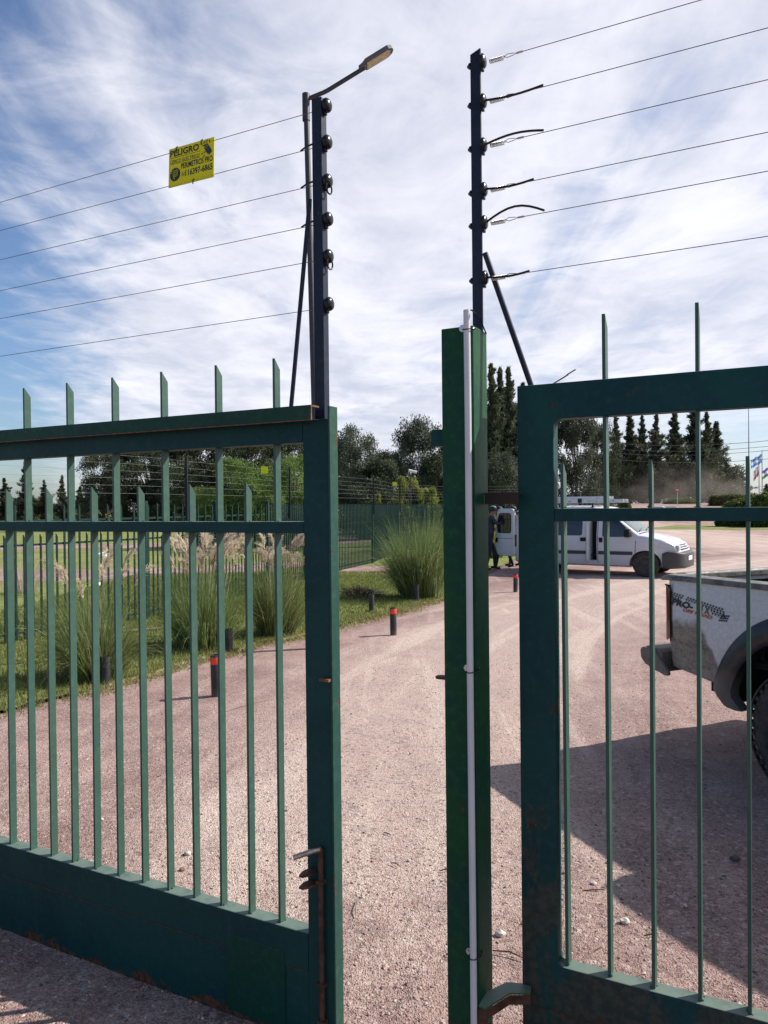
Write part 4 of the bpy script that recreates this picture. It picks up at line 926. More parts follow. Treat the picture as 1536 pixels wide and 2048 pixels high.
# ---------------------------------------------------------------- vehicles
def lerp_tab(tab, x):
    if x <= tab[0][0]: return tab[0][1]
    for (a, va), (b, vb) in zip(tab[:-1], tab[1:]):
        if x <= b:
            t = (x - a) / (b - a); return va + (vb - va) * t
    return tab[-1][1]
class Body:
    """closed shell from side profile tables: top height, bottom height, half width; belt line height"""
    def __init__(s, top, bot, wid, belt, inset=.16, crown=.03, rr=.07): s.top, s.bot, s.wid, s.belt, s.inset, s.crown, s.rr = top, bot, wid, belt, inset, crown, rr
    def T(s, x): return lerp_tab(s.top, x)
    def w(s, x, z):
        W = lerp_tab(s.wid, x); zb, zt = lerp_tab(s.bot, x), s.T(x); be = s.belt
        if z <= be: w_ = W * (1 - .045 * max(0, (be - z) / (be - zb + .01)) ** 2)
        else: w_ = W * (1 - s.inset * ((z - be) / .75) ** 1.15)
        e = (zt - z) / s.rr
        if e < 1: w_ -= s.rr * .75 * (1 - math.sqrt(max(0, 1 - (1 - max(e, 0)) ** 2)))
        return w_
    def zs(s, x):
        zb, zt = lerp_tab(s.bot, x), s.T(x); r = s.rr; m_ = zt - r
        return [zb, zb + .04] + [zb + .04 + (m_ - zb - .04) * k / 7 for k in range(1, 8)] + [zt - r * .6, zt - r * .3, zt - r * .08, zt]
    def mesh(s, xs):
        mb = MB(); vs = []; k = 0
        for x in xs:
            zs = s.zs(x); ring = [(0, zs[0])] + [(s.w(x, z) - (.05 if i == 0 else 0), z) for i, z in enumerate(zs)] + [(s.w(x, zs[-1]) * .55, zs[-1] + s.crown * .7), (0, zs[-1] + s.crown)]
            full = [(-y, z) for y, z in ring] + [(y, z) for y, z in ring[::-1][1:-1]]
            k = len(full); vs += [(x, y, z) for y, z in full]
        fs = [(i * k + j, i * k + (j + 1) % k, (i + 1) * k + (j + 1) % k, (i + 1) * k + j) for i in range(len(xs) - 1) for j in range(k)]
        fs += [tuple(range(k)), tuple(range((len(xs) - 1) * k, len(xs) * k))[::-1]]
        return mb.add(vs, fs)
    def side(s, poly, eps, sgn=-1, th=0):
        """polygon in x,z laid on the flank"""
        from mathutils.geometry import tessellate_polygon
        bm = bmesh.new(); vs = [bm.verts.new((x, 0, z)) for x, z in poly]; bm.faces.new(vs)
        bmesh.ops.triangulate(bm, faces=bm.faces)
        for _ in range(2): bmesh.ops.subdivide_edges(bm, edges=[e for e in bm.edges if e.calc_length() > .12], cuts=1, use_grid_fill=False); bmesh.ops.triangulate(bm, faces=bm.faces)
        for v_ in bm.verts: v_.co.y = sgn * (s.w(v_.co.x, v_.co.z) + eps)
        mb = MB(); bm.verts.index_update(); mb.add([v_.co.copy() for v_ in bm.verts], [tuple(v_.index for v_ in f.verts) for f in bm.faces]); bm.free(); return mb
    def topface(s, x0, x1, yw, eps, kx=8, ky=8, ya=None):
        mb = MB(); vs = []
        for i in range(kx + 1):
            x = x0 + (x1 - x0) * i / kx; zt = s.T(x); dz = (s.T(x + .01) - s.T(x - .01)) / .02; nn = Vector((-dz, 0, 1)).normalized()
            W = s.w(x, zt); hw = min(yw(x) if callable(yw) else yw, W * .99)
            for j in range(ky + 1):
                y = -hw + 2 * hw * j / ky; r = abs(y) / W; cz = s.crown * (1 - max(0, r - .0) ** 2) if r < 1 else 0
                vs.append((x + nn.x * eps, y, zt + cz * .98 + nn.z * eps))
        return mb.add(vs, [(i * (ky + 1) + j, i * (ky + 1) + j + 1, (i + 1) * (ky + 1) + j + 1, (i + 1) * (ky + 1) + j) for i in range(kx) for j in range(ky)])
def rpoly(pts, r, k=4):
    out_ = []
    n_ = len(pts)
    for i in range(n_):
        p = Vector(pts[i]); a = Vector(pts[i - 1]); b = Vector(pts[(i + 1) % n_]); da = (a - p); db = (b - p); rr = min(r, da.length * .45, db.length * .45)
        A, B_ = p + da.normalized() * rr, p + db.normalized() * rr
        for j in range(k + 1):
            t = j / k; out_.append(tuple((A * (1 - t) ** 2 + p * 2 * t * (1 - t) + B_ * t ** 2)))
    return out_
def cut(o, cutters):
    o.parent = None
    for c in cutters:
        m_ = o.modifiers.new('cut', 'BOOLEAN'); m_.object = c; m_.operation = 'DIFFERENCE'; m_.solver = 'EXACT'
    bpy.context.view_layer.update()
    me = bpy.data.meshes.new_from_object(o.evaluated_get(bpy.context.evaluated_depsgraph_get())); me.name = o.name; o.modifiers.clear(); o.data = me
    me.polygons.foreach_set('use_smooth', [True] * len(me.polygons)); me.set_sharp_from_angle(angle=R(35))
    for c in cutters: bpy.data.objects.remove(c)
def cyl_cut(x, z, r, y0, y1):
    return obj('cutter', MB().tube([(x, y0, z), (x, y1, z)], r, 40), M['underbody'])
def wheel(parent, x, y, r, wd, sgn, knobs=False):
    Mx = Matrix.Translation((x, y, r)) @ Matrix.Rotation(R(90 * sgn), 4, 'X')
    h = wd / 2; a = r * .62
    prof = [(a, -h * .8), (r * .80, -h), (r * .93, -h * .97), (r * .985, -h * .78), (r, -h * .5), (r, h * .5), (r * .985, h * .78), (r * .93, h * .97), (r * .88, h * 1.01), (r * .80, h), (r * .70, h * .97), (a, h * .80)]
    ty = obj('tyre', MB().lathe(prof, 48, Mx), M['tyre'], parent, smooth=True)
    if knobs:
        mb = MB(); 
        for k in range(40):
            for j, (yy, dx) in enumerate(((-.38, 0), (0, .5), (.38, 0), (-.47, .5), (.47, .5))):
                A = 6.283 * (k + dx) / 40; Mk = Mx @ Matrix.Rotation(A, 4, 'Z') @ Matrix.Translation((r - .004, 0, yy * wd))
                mb.box(0, .011, -.019, .016, -wd * .13 if abs(yy) < .4 else -wd * .045, wd * .13 if abs(yy) < .4 else wd * .045, Mk)
            A = 6.283 * k / 40; mb.box(-.022, .003, -.012, .012, h * .78, h * 1.03, Mx @ Matrix.Rotation(A, 4, 'Z') @ Matrix.Translation((r * .965, 0, 0)))
        obj('tread', mb, M['tyre'], ty)
    rim = obj('rim', MB().lathe([(a, -h * .5), (a * 1.02, h * .78), (a * .96, h * .82), (a * .86, h * .35), (a * .6, h * .30), (a * .45, h * .55), (a * .22, h * .6), (a * .2, h * .75), (a * .08, h * .78)], 32, Mx), M['rim'], parent, smooth=True)
    mb = MB()
    for k in range(8):
        mb.lathe([(.016 * r / .3, 0), (.016 * r / .3, .004)], 8, Mx @ Matrix.Rotation(k * 6.283 / 8, 4, 'Z') @ Matrix.Translation((a * .70, 0, h * .33)))
    obj('rim_hole', mb, M['black'], rim)

# --- white van -----------------------------------------------------------
VC = Vector((3.36, 19.95, 0)); vd = Vector((.84, -.54, 0)).normalized(); vl = Vector((-vd.y, vd.x, 0))
van = empty('van', VC + vl * .86 + vd * 2.05, math.atan2(vd.y, vd.x), 'white panel van with ladders on its roof and its rear and side doors open', 'van')
van.scale = (1, 1, .925)
vx = lambda x: x - 2.05
vt = [(0, 1.70), (.06, 1.79), (.3, 1.815), (1.2, 1.82), (2.0, 1.81), (2.28, 1.77), (2.40, 1.70), (2.7, 1.47), (3.08, 1.14), (3.16, 1.08), (3.4, 1.04), (3.7, .96), (3.92, .84), (4.02, .70), (4.08, .50), (4.10, .30)]
vb = [(0, .30), (.5, .26), (3.5, .24), (3.9, .24), (4.10, .27)]
vw = [(0, .80), (.1, .84), (.6, .86), (3.3, .86), (3.7, .83), (3.95, .72), (4.06, .60), (4.10, .52)]
VB = Body([(vx(a), b) for a, b in vt], [(vx(a), b) for a, b in vb], [(vx(a), b) for a, b in vw], .98, .15, .035, .08)
xs = sorted(set([vx(a) for a, _ in vt] + [vx(a) for a in np.arange(.15, 4.05, .13)] + [vx(a) for a, _ in vw]))
body = obj('body', VB.mesh(xs), M['carwhite'], van, smooth=35)
cut(body, [cyl_cut(vx(.64), .31, .375, -1, -.5), cyl_cut(vx(3.31), .31, .375, -1, -.5), cyl_cut(vx(.64), .31, .375, .5, 1), cyl_cut(vx(3.31), .31, .375, .5, 1),
           obj('cutter', MB().box(vx(-.2), vx(1.15), -.72, .72, .55, 1.68), M['underbody']), obj('cutter', MB().box(vx(1.98), vx(2.16), -1, -.45, .40, 1.66), M['underbody'])])
for o_ in (body,): o_.parent = van
obj('interior_lining', MB().box(vx(.05), vx(2.2), -.715, .715, .50, .545).box(vx(2.2), vx(2.22), -.715, .715, .40, 1.6).box(vx(1.98), vx(2.16), -.60, -.44, .40, 1.64), M['underbody'], van)
for x in (.64, 3.31):
    for y, sg in ((-.74, 1), (.74, -1)):
        t = empty('wheel', (vx(x), 0, 0)); t.parent = van; t.scale = (1, 1, 1 / .925); wheel(t, 0, y, .31, .19, sg)
obj('window', VB.side(rpoly([(vx(2.30), 1.02), (vx(3.02), 1.03), (vx(2.98), 1.14), (vx(2.52), 1.62), (vx(2.30), 1.66)], .05), .006), M['glass'], van, smooth=True)
obj('window', VB.side(rpoly([(vx(.95), 1.05), (vx(1.80), 1.05), (vx(1.80), 1.62), (vx(.98), 1.60)], .06), .0085), M['glass'], van, smooth=True)
sdoor = obj('sliding_door', VB.side(rpoly([(vx(.84), .33), (vx(1.90), .33), (vx(1.92), 1.70), (vx(.86), 1.70)], .06), .0), M['carwhite'], van, smooth=True)
sdoor.location = (0, -.003, 0)
sp = obj('door_edge', MB().box(vx(1.90), vx(1.97), -.90, -.80, .36, 1.40), M['carwhite'], van, .03)
for a, b_ in (((.84, .33), (.84, 1.70)), ((2.18, .33), (2.18, 1.70)), ((3.06, .33), (3.10, 1.10))):
    obj('door_gap', VB.side([(vx(a[0]), a[1]), (vx(a[0] + .012), a[1]), (vx(b_[0] + .012), b_[1]), (vx(b_[0]), b_[1])], .004), M['black'], van)
obj('side_moulding', VB.side([(vx(1.0), .56), (vx(1.90), .56), (vx(1.90), .65), (vx(1.0), .65)], .018), M['carplastic'], van)
obj('side_moulding', VB.side([(vx(2.20), .56), (vx(3.02), .56), (vx(3.02), .65), (vx(2.20), .65)], .014), M['carplastic'], van)
obj('door_handle', MB().box(vx(1.76), vx(1.90), -.895, -.86, .90, 1.0), M['black'], van, .01)
obj('door_handle', MB().box(vx(2.22), vx(2.31), -.890, -.86, .88, 1.0), M['black'], van, .01)
obj('mirror', MB().box(vx(2.86), vx(3.00), -1.04, -.84, 1.02, 1.24), M['black'], van, .03)
obj('mirror', MB().box(vx(2.88), vx(3.00), .84, 1.04, 1.04, 1.24), M['black'], van, .03)
obj('windscreen', VB.topface(vx(2.36), vx(3.10), .66, .012), M['glass_lit'], van, smooth=True)
obj('wiper', MB().tube([(vx(3.10), -.45, 1.19), (vx(3.04), -.05, 1.24)], .012, 6).tube([(vx(3.12), .1, 1.19), (vx(3.04), .55, 1.23)], .012, 6), M['black'], van)
obj('hood_gap', VB.topface(vx(3.13), vx(3.155), .74, .006, 2, 6), M['black'], van)
bt = [(3.60, .62), (3.9, .62), (4.06, .60), (4.10, .57)]
obj('front_bumper', Body([(vx(3.60), .57), (vx(3.8), .66), (vx(4.02), .66), (vx(4.15), .60)], [(vx(3.60), .30), (vx(3.72), .22), (vx(4.15), .24)], [(vx(3.60), .885), (vx(3.8), .87), (vx(4.0), .79), (vx(4.10), .66), (vx(4.15), .50)], .9, .1, 0, .05).mesh([vx(a) for a in (3.70, 3.76, 3.8, 3.9, 4.0, 4.05, 4.10, 4.13, 4.15)]), M['carplastic'], van, smooth=50)
obj('headlight', VB.side(rpoly([(vx(3.58), .76), (vx(3.92), .70), (vx(3.96), .80), (vx(3.86), .86), (vx(3.70), .90)], .05), .012), M['clearlamp'], van, smooth=True)
obj('headlight', MB().box(vx(3.95), vx(4.04), -.66, -.45, .68, .82), M['clearlamp'], van, .03)
for z in (.70, .75, .80): obj('grille_bar', MB().box(vx(4.02) - (z - .7) * .7, vx(4.055) - (z - .7) * .7, -.38, .38, z, z + .022), M['black'], van, .005)
pl = obj('number_plate', MB().box(vx(4.155), vx(4.163), -.20, .20, .42, .53), M['white'], van); obj('plate_frame', MB().box(vx(4.150), vx(4.158), -.215, .215, .405, .545), M['black'], van)
# roof rack and ladders
for x in (.25, 1.15, 2.0): obj('roof_bar', MB().box(vx(x), vx(x + .04), -.72, .72, 1.87, 1.90).box(vx(x), vx(x + .04), -.70, -.66, 1.78, 1.87).box(vx(x), vx(x + .04), .66, .70, 1.78, 1.87), M['black'], van)
lad = empty('ladder', (0, 0, 0), 0, 'stack of aluminium ladders strapped on the roof rack of the van', 'ladder'); lad.location = van.location; lad.rotation_euler = van.rotation_euler; lad.scale = (1, 1, .925)
for (x0, x1, y, z0, z1) in ((-.25, 2.75, -.60, 1.915, 2.01), (-.25, 2.75, -.20, 1.915, 2.01), (.1, 2.4, -.52, 2.015, 2.09), (.1, 2.4, -.25, 2.015, 2.09)):
    obj('stile', MB().box(vx(x0), vx(x1), y - .012, y + .012, z0, z1), M['alu'], lad, .004)
for k in range(10): obj('rung', MB().tube([(vx(-.1 + .28 * k), -.58, 1.96), (vx(-.1 + .28 * k), -.21, 1.96)], .015, 8), M['alu'], lad)
for x in (.3, 1.2, 1.62, 2.3): obj('joint', MB().box(vx(x), vx(x + .10), -.625, -.612, 1.92, 2.04), M['black'], lad)
for x in (.5, .9, 1.4, 1.9, 2.1, 2.5): obj('rivet', MB().lathe([(.014, 0), (.014, .006)], 8, Matrix.Translation((vx(x), -.613, 1.96)) @ Matrix.Rotation(R(90), 4, 'X')), M['black'], lad)
# opened rear door, swung round to the near side
dr = empty('rear_door', (vx(.02), -.83, 0)); dr.parent = van; dr.rotation_euler = (0, 0, R(158))
ol = rpoly([(.0, .44), (.62, .44), (.70, .70), (.70, 1.30), (.60, 1.78), (.02, 1.78)], .09)
obj('door_panel', MB().prism(ol, -.035, .035, 'xz'), M['carwhite'], dr, .018, smooth=40)
for yy in (-.0365, .0365):
    obj('window', MB().prism(rpoly([(.10, 1.08), (.62, 1.08), (.63, 1.30), (.55, 1.66), (.10, 1.66)], .09), yy - .002, yy + .002, 'xz'), M['glass'], dr)
obj('latch', MB().box(.60, .69, -.05, .05, .82, .95), M['black'], dr, .01); obj('crease', MB().box(.05, .66, .0355, .0375, .93, .942).box(.05, .66, -.0375, -.0355, .93, .942), M['carplastic'], dr)
for y in (-.78, .78): obj('tail_lamp', MB().box(vx(-.02), vx(.06), y - .06, y + .06, .72, 1.05), M['redlamp'], van, .02)

# --- distant parked car ----------------------------------------------------
q = gp(1336, 1044); dc = empty('parked_car', (q.x, q.y, 0), R(-75), 'small white car parked far off behind the right gate rail', 'car')
ct = [(-2.0, .80), (-1.9, 1.0), (-1.5, 1.36), (-1.0, 1.46), (.2, 1.44), (.6, 1.30), (1.05, .98), (1.8, .84), (2.0, .6)]
cb = Body(ct, [(-2, .3), (2, .3)], [(-2, .7), (-1.6, .82), (1.4, .82), (2.0, .65)], .92, .18, .02, .08)
obj('body', cb.mesh([a for a, _ in ct] + []), M['carwhite'], dc, smooth=40)
obj('windscreen', cb.topface(.25, 1.0, .6, .012), M['glass'], dc); obj('rear_window', cb.topface(-1.88, -1.5, .6, .012), M['glass'], dc)
for s_ in (-1, 1): obj('window', cb.side([(-1.3, 1.0), (.7, 1.0), (.25, 1.36), (-1.1, 1.36)], .006, s_), M['glass'], dc)
for x in (-1.25, 1.25):
    for y in (-.75, .75): obj('wheel', MB().tube([(x, y - .09, .3), (x, y + .09, .3)], .30, 20), M['tyre'], dc)

# --- pickup ------------------------------------------------------------------
TC = Vector((1.95, 5.40, 0)); td = Vector((.425, -.905, 0)).normalized(); tl = Vector((-td.y, td.x, 0)); HW = .915
tr = empty('pickup_truck', TC + tl * HW, math.atan2(td.y, td.x), 'dusty white pickup truck with a PRO-4X tread decal behind the right gate', 'pickup truck')
# bed flank: closed panel lofted along x, cut for the arch
def bed_w(x, z): # half width of the flank
    w_ = HW * 1.0 - .02 * ((z - .98) / .35) ** 2 - (.012 if z < .80 else 0)
    if x < .10: w_ -= .055 * (1 - x / .10) ** 2
    return w_
def flank(sg):
    xs = [0, .02, .05, .1, .2, .34, .5, .66, .9, 1.1, 1.3, 1.52]; bot = [(0, .66), (.05, .615), (.34, .575), (.66, .52), (.8, .50), (1.52, .48)]
    mb = MB(); vs = []; k = 0
    for x in xs:
        zb = lerp_tab(bot, x); zt = 1.225; zz_ = [zb + (zt - zb) * t for t in np.linspace(0, 1, 12)]
        ring = [(sg * bed_w(x, z), z) for z in zz_] + [(sg * (HW - .12), zt), (sg * (HW - .12), zb + .02)]
        k = len(ring); vs += [(x, y, z) for y, z in ring]
    fs = [(i * k + j, i * k + (j + 1) % k, (i + 1) * k + (j + 1) % k, (i + 1) * k + j) for i in range(len(xs) - 1) for j in range(k)]
    fs += [tuple(range(k)), tuple(range((len(xs) - 1) * k, len(xs) * k))[::-1]]
    o = obj('bed_side', mb.add(vs, fs), M['truck'], tr, smooth=40)
    cut(o, [cyl_cut(1.10, .42, .56, -1.2, 1.2)]); o.parent = tr; return o
flank(-1); flank(1)
def tread_arch(sg):
    """wide plastic flare around the arch"""
    mb = MB(); n_ = 40; vs = []
    for i in range(n_ + 1):
        a = R(2 + 176 * i / n_); c, s = math.cos(a), math.sin(a)
        for (r, y) in ((.53, HW - .05), (.528, HW + .030), (.56, HW + .046), (.625, HW + .036), (.672, HW + .012), (.682, HW - .016)):
            z = .42 + r * s * (1.0); x = 1.10 + r * c
            if z < .53 and c < 0: x += (.53 - z) * 1.1; z = .53 - (.53 - z) * .9
            vs.append((x, sg * y, z))
    k = 6; mb.add(vs, [(i * k + j, i * k + j + 1, (i + 1) * k + j + 1, (i + 1) * k + j) for i in range(n_) for j in range(k - 1)])
    o = obj('fender_flare', mb, M['flare'], tr, smooth=50); return o
tread_arch(-1); tread_arch(1)
for sg in (-1, 1):
    mb = MB(); vs = []
    for i in range(31):
        a = R(4 + 172 * i / 30)
        for y in (HW - .06, HW - .40): vs.append((1.10 + .555 * math.cos(a), sg * y, .42 + .555 * math.sin(a)))
    mb.add(vs, [(2 * i, 2 * i + 1, 2 * i + 3, 2 * i + 2) for i in range(30)]); mb.box(.45, 1.75, sg * (HW - .42), sg * (HW - .40), .3, 1.0); obj('wheel_well', mb, M['underbody'], tr)
# rail caps, with rounded ends
for sg in (-1, 1):
    mb = MB(); vs = []; ys = [(.898, 1.212), (.922, 1.216), (.926, 1.236), (.915, 1.252), (.86, 1.260), (.80, 1.256), (.785, 1.238), (.785, 1.212)]
    xs = [-.015, .0, .03, .08, .4, .8, 1.2, 1.52]; ins = [.05, .03, .012, 0, 0, 0, 0, 0]
    for x, i_ in zip(xs, ins): vs += [(x, sg * (.85 + (y - .85) * (1 - i_ * 3)), z - i_ * .35 * (z - 1.2) / .05) for y, z in ys]
    k = 8; fs = [(i * k + j, i * k + (j + 1) % k, (i + 1) * k + (j + 1) % k, (i + 1) * k + j) for i in range(len(xs) - 1) for j in range(k)] + [tuple(range(k)), tuple(range(7 * k, 8 * k))[::-1]]
    obj('rail_cap', mb.add(vs, fs), M['railcap'], tr, smooth=45)
obj('bed_floor', MB().box(.03, 1.52, -.79, .79, .70, .74), M['underbody'], tr)
mb = MB()
for k in range(34): mb.box(.05, 1.5, -.76 + .045 * k, -.735 + .045 * k, .741, .752)
o = obj('bed_ribs', mb, M['blackmatt'], tr); o['kind'] = 'stuff'
obj('bed_front', MB().box(1.52, 1.56, -.80, .80, .70, 1.24), M['truck'], tr)
mb = MB()
for k in range(32): mb.box(1.508, 1.519, -.78 + .05 * k, -.755 + .05 * k, .76, 1.18)
o = obj('front_ribs', mb, M['blackmatt'], tr); o['kind'] = 'stuff'
for sg in (-1, 1):
    mb = MB()
    for k in range(26): mb.box(.08 + .055 * k, .108 + .055 * k, sg * .782 - .006, sg * .782 + .006, .76, 1.20)
    o = obj('side_ribs', mb, M['blackmatt'], tr); o['kind'] = 'stuff'
# tailgate
tg = obj('tailgate', MB().box(-.0, .055, -.785, .785, .68, 1.215), M['truck'], tr, .012)
obj('tailgate_liner', MB().box(.0555, .075, -.76, .76, .74, 1.18), M['black'], tg)
obj('tailgate_cap', MB().prism([(-.012, 1.212), (-.016, 1.236), (.0, 1.256), (.075, 1.262), (.088, 1.248), (.088, 1.212)], -.783, .783, 'xz'), M['railcap'], tg, .005)
for y in (-.42, .25): obj('hook', MB().lathe([(.022, 0), (.024, .008), (.018, .028), (.006, .032)], 12, Matrix.Translation((.0755, y, 1.16)) @ Matrix.Rotation(R(90), 4, 'Y')), M['chrome'], tg, smooth=True)
# tail lamps wrapping the corner
for sg in (-1, 1):
    mb = MB(); vs = []; prof = [(-.004, HW - .16), (-.012, HW - .10), (-.008, HW - .052), (.008, HW - .022), (.035, HW - .002), (.072, HW + .0075)]
    zt_ = [(.80, 1.10), (.80, 1.165), (.795, 1.172), (.79, 1.175), (.795, 1.172), (.82, 1.155)]
    for (x, y), (za, zb_) in zip(prof, zt_):
        for t in (0, .03, .35, .65, .97, 1): vs.append((x, sg * (y - (.004 if t in (0, 1) else 0)), za + (zb_ - za) * t))
    k = 6; fs = [(i * k + j, i * k + j + 1, (i + 1) * k + j + 1, (i + 1) * k + j) for i in range(5) for j in range(5)]
    lo = obj('tail_lamp', mb.add(vs, fs), [M['redlamp'], simple('amber_lamp_lens', (.10, .055, .035), .3)], tr, smooth=60)
    for p_ in lo.data.polygons: p_.material_index = 1 if p_.center.z < .905 else 0
    obj('lamp_gap', MB().add([(.066, sg * (HW + .0042), .79), (.080, sg * (HW + .0042), .80), (.080, sg * (HW + .0042), 1.17), (.066, sg * (HW + .0042), 1.185)], [(0, 1, 2, 3)]).add([(.02, sg * (HW - .002), 1.175), (.080, sg * (HW + .004), 1.17), (.080, sg * (HW + .004), 1.182), (.02, sg * (HW - .002), 1.187)], [(0, 1, 2, 3)]), M['black'], lo)
# rear bumper with wrapped corner
mb = MB(); vs = []
prof = [(.70, .0), (.725, -.03), (.73, -.17), (.715, -.205), (.66, -.212), (.60, -.185), (.565, -.12), (.56, .0)]
st_ = [(-.93, .0, .80), (-.90, -.0, .88), (-.83, 0, .97), (-.5, 0, 1), (.5, 0, 1), (.83, 0, .97), (.90, 0, .88), (.93, .0, .80)]
for (y, dx, sc_) in st_:
    for (z, x) in prof: vs.append((x * sc_ + dx, y, z - (.02 if abs(y) > .94 else 0)))
k = len(prof); fs = [(i * k + j, i * k + (j + 1) % k, (i + 1) * k + (j + 1) % k, (i + 1) * k + j) for i in range(len(st_) - 1) for j in range(k)] + [tuple(range(k)), tuple(range((len(st_) - 1) * k, len(st_) * k))[::-1]]
obj('rear_bumper', mb.add(vs, fs), M['bumper'], tr, .006, smooth=40)
for sg in (-1, 1):
    obj('bumper_end', MB().prism([(-.19, .70), (-.165, .722), (-.045, .716), (.0, .655), (.078, .578), (.076, .553), (.035, .550), (-.14, .598), (-.185, .64)], sg * (HW + .004), sg * (HW + .034), 'xz'), M['bumper'], tr, .01)
# cab + bonnet
ctop = [(1.56, 1.26), (1.585, 1.46), (1.64, 1.60), (1.80, 1.655), (2.6, 1.665), (3.0, 1.64), (3.2, 1.58), (3.95, 1.18), (4.05, 1.17), (4.6, 1.12), (4.95, 1.04), (5.08, .90), (5.12, .62)]
CB = Body(ctop, [(1.565, .45), (5.12, .42)], [(1.565, .90), (2.0, .915), (4.4, .915), (4.9, .85), (5.12, .70)], 1.15, .33, .03, .06)
cab = obj('cab', CB.mesh(sorted(set([a for a, _ in ctop] + list(np.arange(1.6, 5.1, .15))))), M['truck'], tr, smooth=35)
cut(cab, [cyl_cut(4.30, .42, .53, -1.3, -.45), cyl_cut(4.30, .42, .53, .45, 1.3)]); cab.parent = tr
for sg in (-1, 1):
    obj('window', CB.side(rpoly([(1.90, 1.20), (2.62, 1.20), (2.62, 1.56), (2.05, 1.56)], .06), .006, sg), M['glass'], tr)
    obj('window', CB.side(rpoly([(2.74, 1.20), (3.70, 1.20), (3.60, 1.27), (3.15, 1.54), (2.74, 1.56)], .05), .006, sg), M['glass'], tr)
    obj('mirror', MB().box(3.55, 3.70, sg * .92, sg * 1.12, 1.16, 1.38), M['black'], tr, .03)
    obj('headlight', CB.side(rpoly([(4.62, .82), (4.95, .82), (4.92, 1.0), (4.65, 1.04)], .04), .01, sg), M['clearlamp'], tr)
    for xg in (2.68, 3.78): obj('door_gap', CB.side([(xg, .52), (xg + .01, .52), (xg + .01, 1.18), (xg, 1.18)], .003, sg), M['black'], tr)
obj('windscreen', CB.topface(3.28, 3.93, .68, .012), M['glass'], tr); obj('rear_window', CB.topface(1.575, 1.63, .6, .012, 4, 6), M['glass'], tr)
obj('front_bumper', MB().box(5.0, 5.2, -.85, .85, .42, .68), M['bumper'], tr, .04); obj('grille', MB().box(5.06, 5.14, -.5, .5, .70, .92), M['black'], tr, .02)
obj('chassis', MB().box(.0, 4.9, -.45, .45, .38, .56).tube([(1.1, -.7, .38), (1.1, .7, .38)], .05, 10), M['underbody'], tr)
for x in (1.10, 4.30):
    for y, sg in ((-.80, 1), (.80, -1)):
        t = empty('wheel', (x, 0, 0)); t.parent = tr; wheel(t, 0, y, .385, .255, sg, knobs=(x < 2))
# decal, flat print on the flank
fy = lambda x: -(HW + .0035)
EPS = .0042
def dec(pts, m_mb):
    k = len(m_mb.v); m_mb.v += [(x, -(bed_w(x, z) + EPS), z) for x, z in pts]; m_mb.f.append(tuple(range(k, k + len(pts)))); m_mb.mi.append(0)
tm = MB(); rs = random.Random(3)
for row in range(4):
    for k in range(20):
        x = .060 + k * .0235 + row * .004; z = 1.140 - k * .0036 - row * .0165
        if row >= 2 and 3 < k < 15: continue
        if row == 3 and k <= 3: continue
        w_, h_, sk = .013, .012, .006 * (1 if row % 2 else -1)
        if rs.random() < .06: continue
        dec([(x, z), (x + w_, z - .002), (x + w_ + sk, z - h_), (x + sk, z - h_ + .002)], tm)
        dec([(x + sk, z - h_ + .0005), (x + w_ * .6 + sk, z - h_ - .001), (x + w_ * .6, z - h_ - .0045), (x, z - h_ - .003)], tm)
for row in range(3):
    for k in range(5):
        x = .50 + k * .014 - row * .008; z = 1.028 + k * .001 - row * .016; dec([(x, z), (x + .010, z - .001), (x + .006, z - .012), (x - .004, z - .011)], tm)
o = obj('tread_print', tm, M['ink'], tr, fix=False); o['kind'] = 'stuff'
def conform(o):
    for v_ in o.data.vertices: v_.co.y = -(bed_w(v_.co.x, v_.co.z) + EPS + .0006)
M['decalred'] = simple('decal_red', (.55, .04, .02), .5); M['decalgrey'] = simple('decal_grey', (.10, .10, .11), .5)
for args in (('PRO-', .080, .272, 1.048, 1.094, M['ink']), ('4', .322, .352, 1.050, 1.098, M['decalred']), ('X', .362, .414, 1.048, 1.098, M['decalgrey'])):
    o = text_part(args[0], *args[1:5], -HW, args[5], tr, shear=.25, slope=-.10, bold=.05); 
    for v_ in o.data.vertices: v_.co.z -= .10 * (args[1] - .085)
    conform(o)
o = text_part('OFF ROAD', .185, .430, 1.012, 1.036, -HW, M['decalred'], tr, shear=.2, slope=-.10, bold=.03); conform(o)
# whip mast
q = pt(1497, 812, 62); mast = obj('mast', MB().tube([(0, 0, 0), (0, 0, q.z * .7), (0, 0, q.z)], [.07, .05, .03], 8), M['zinc']); mast.location = (q.x, 62, 0); tag(mast, 'slender grey mast behind the rightmost short gate spike', 'mast')

# ---------------------------------------------------------------- flags, cables, road sign
def flagpole(px, ytop, D, lab, cols, yf0, yf1, pxl):
    q = pt(px, ytop, D); t = empty('flagpole', (q.x, D, 0), 0, lab, 'flagpole', 'flagpoles at the road')
    obj('pole', MB().tube([(0, 0, 0), (0, 0, q.z)], [.10, .05], 8), M['zinc'], t)
    z0, z1 = pt(px, yf1, D).z, pt(px, yf0, D).z; L = (px - pxl) / F * D; n_ = 16; k = len(cols)
    mb = MB(); g = lambda i, j: (-L * i / n_, .12 * math.sin(i * .9 + j * .4), z1 - (z1 - z0) * (j / k) * .62 - (z1 - z0) * .42 * (i / n_) ** 1.1 + .05 * math.sin(i * .8))
    for j in range(k):
        mb.cur = j
        for i in range(n_): mb.add([g(i, j), g(i + 1, j), g(i + 1, j + 1), g(i, j + 1)], [(0, 1, 2, 3)])
    obj('flag', mb, cols, t, smooth=180, fix=False)
cl = lambda n_, c: leafmat('flag_' + n_, c, c, c, .4, .8)
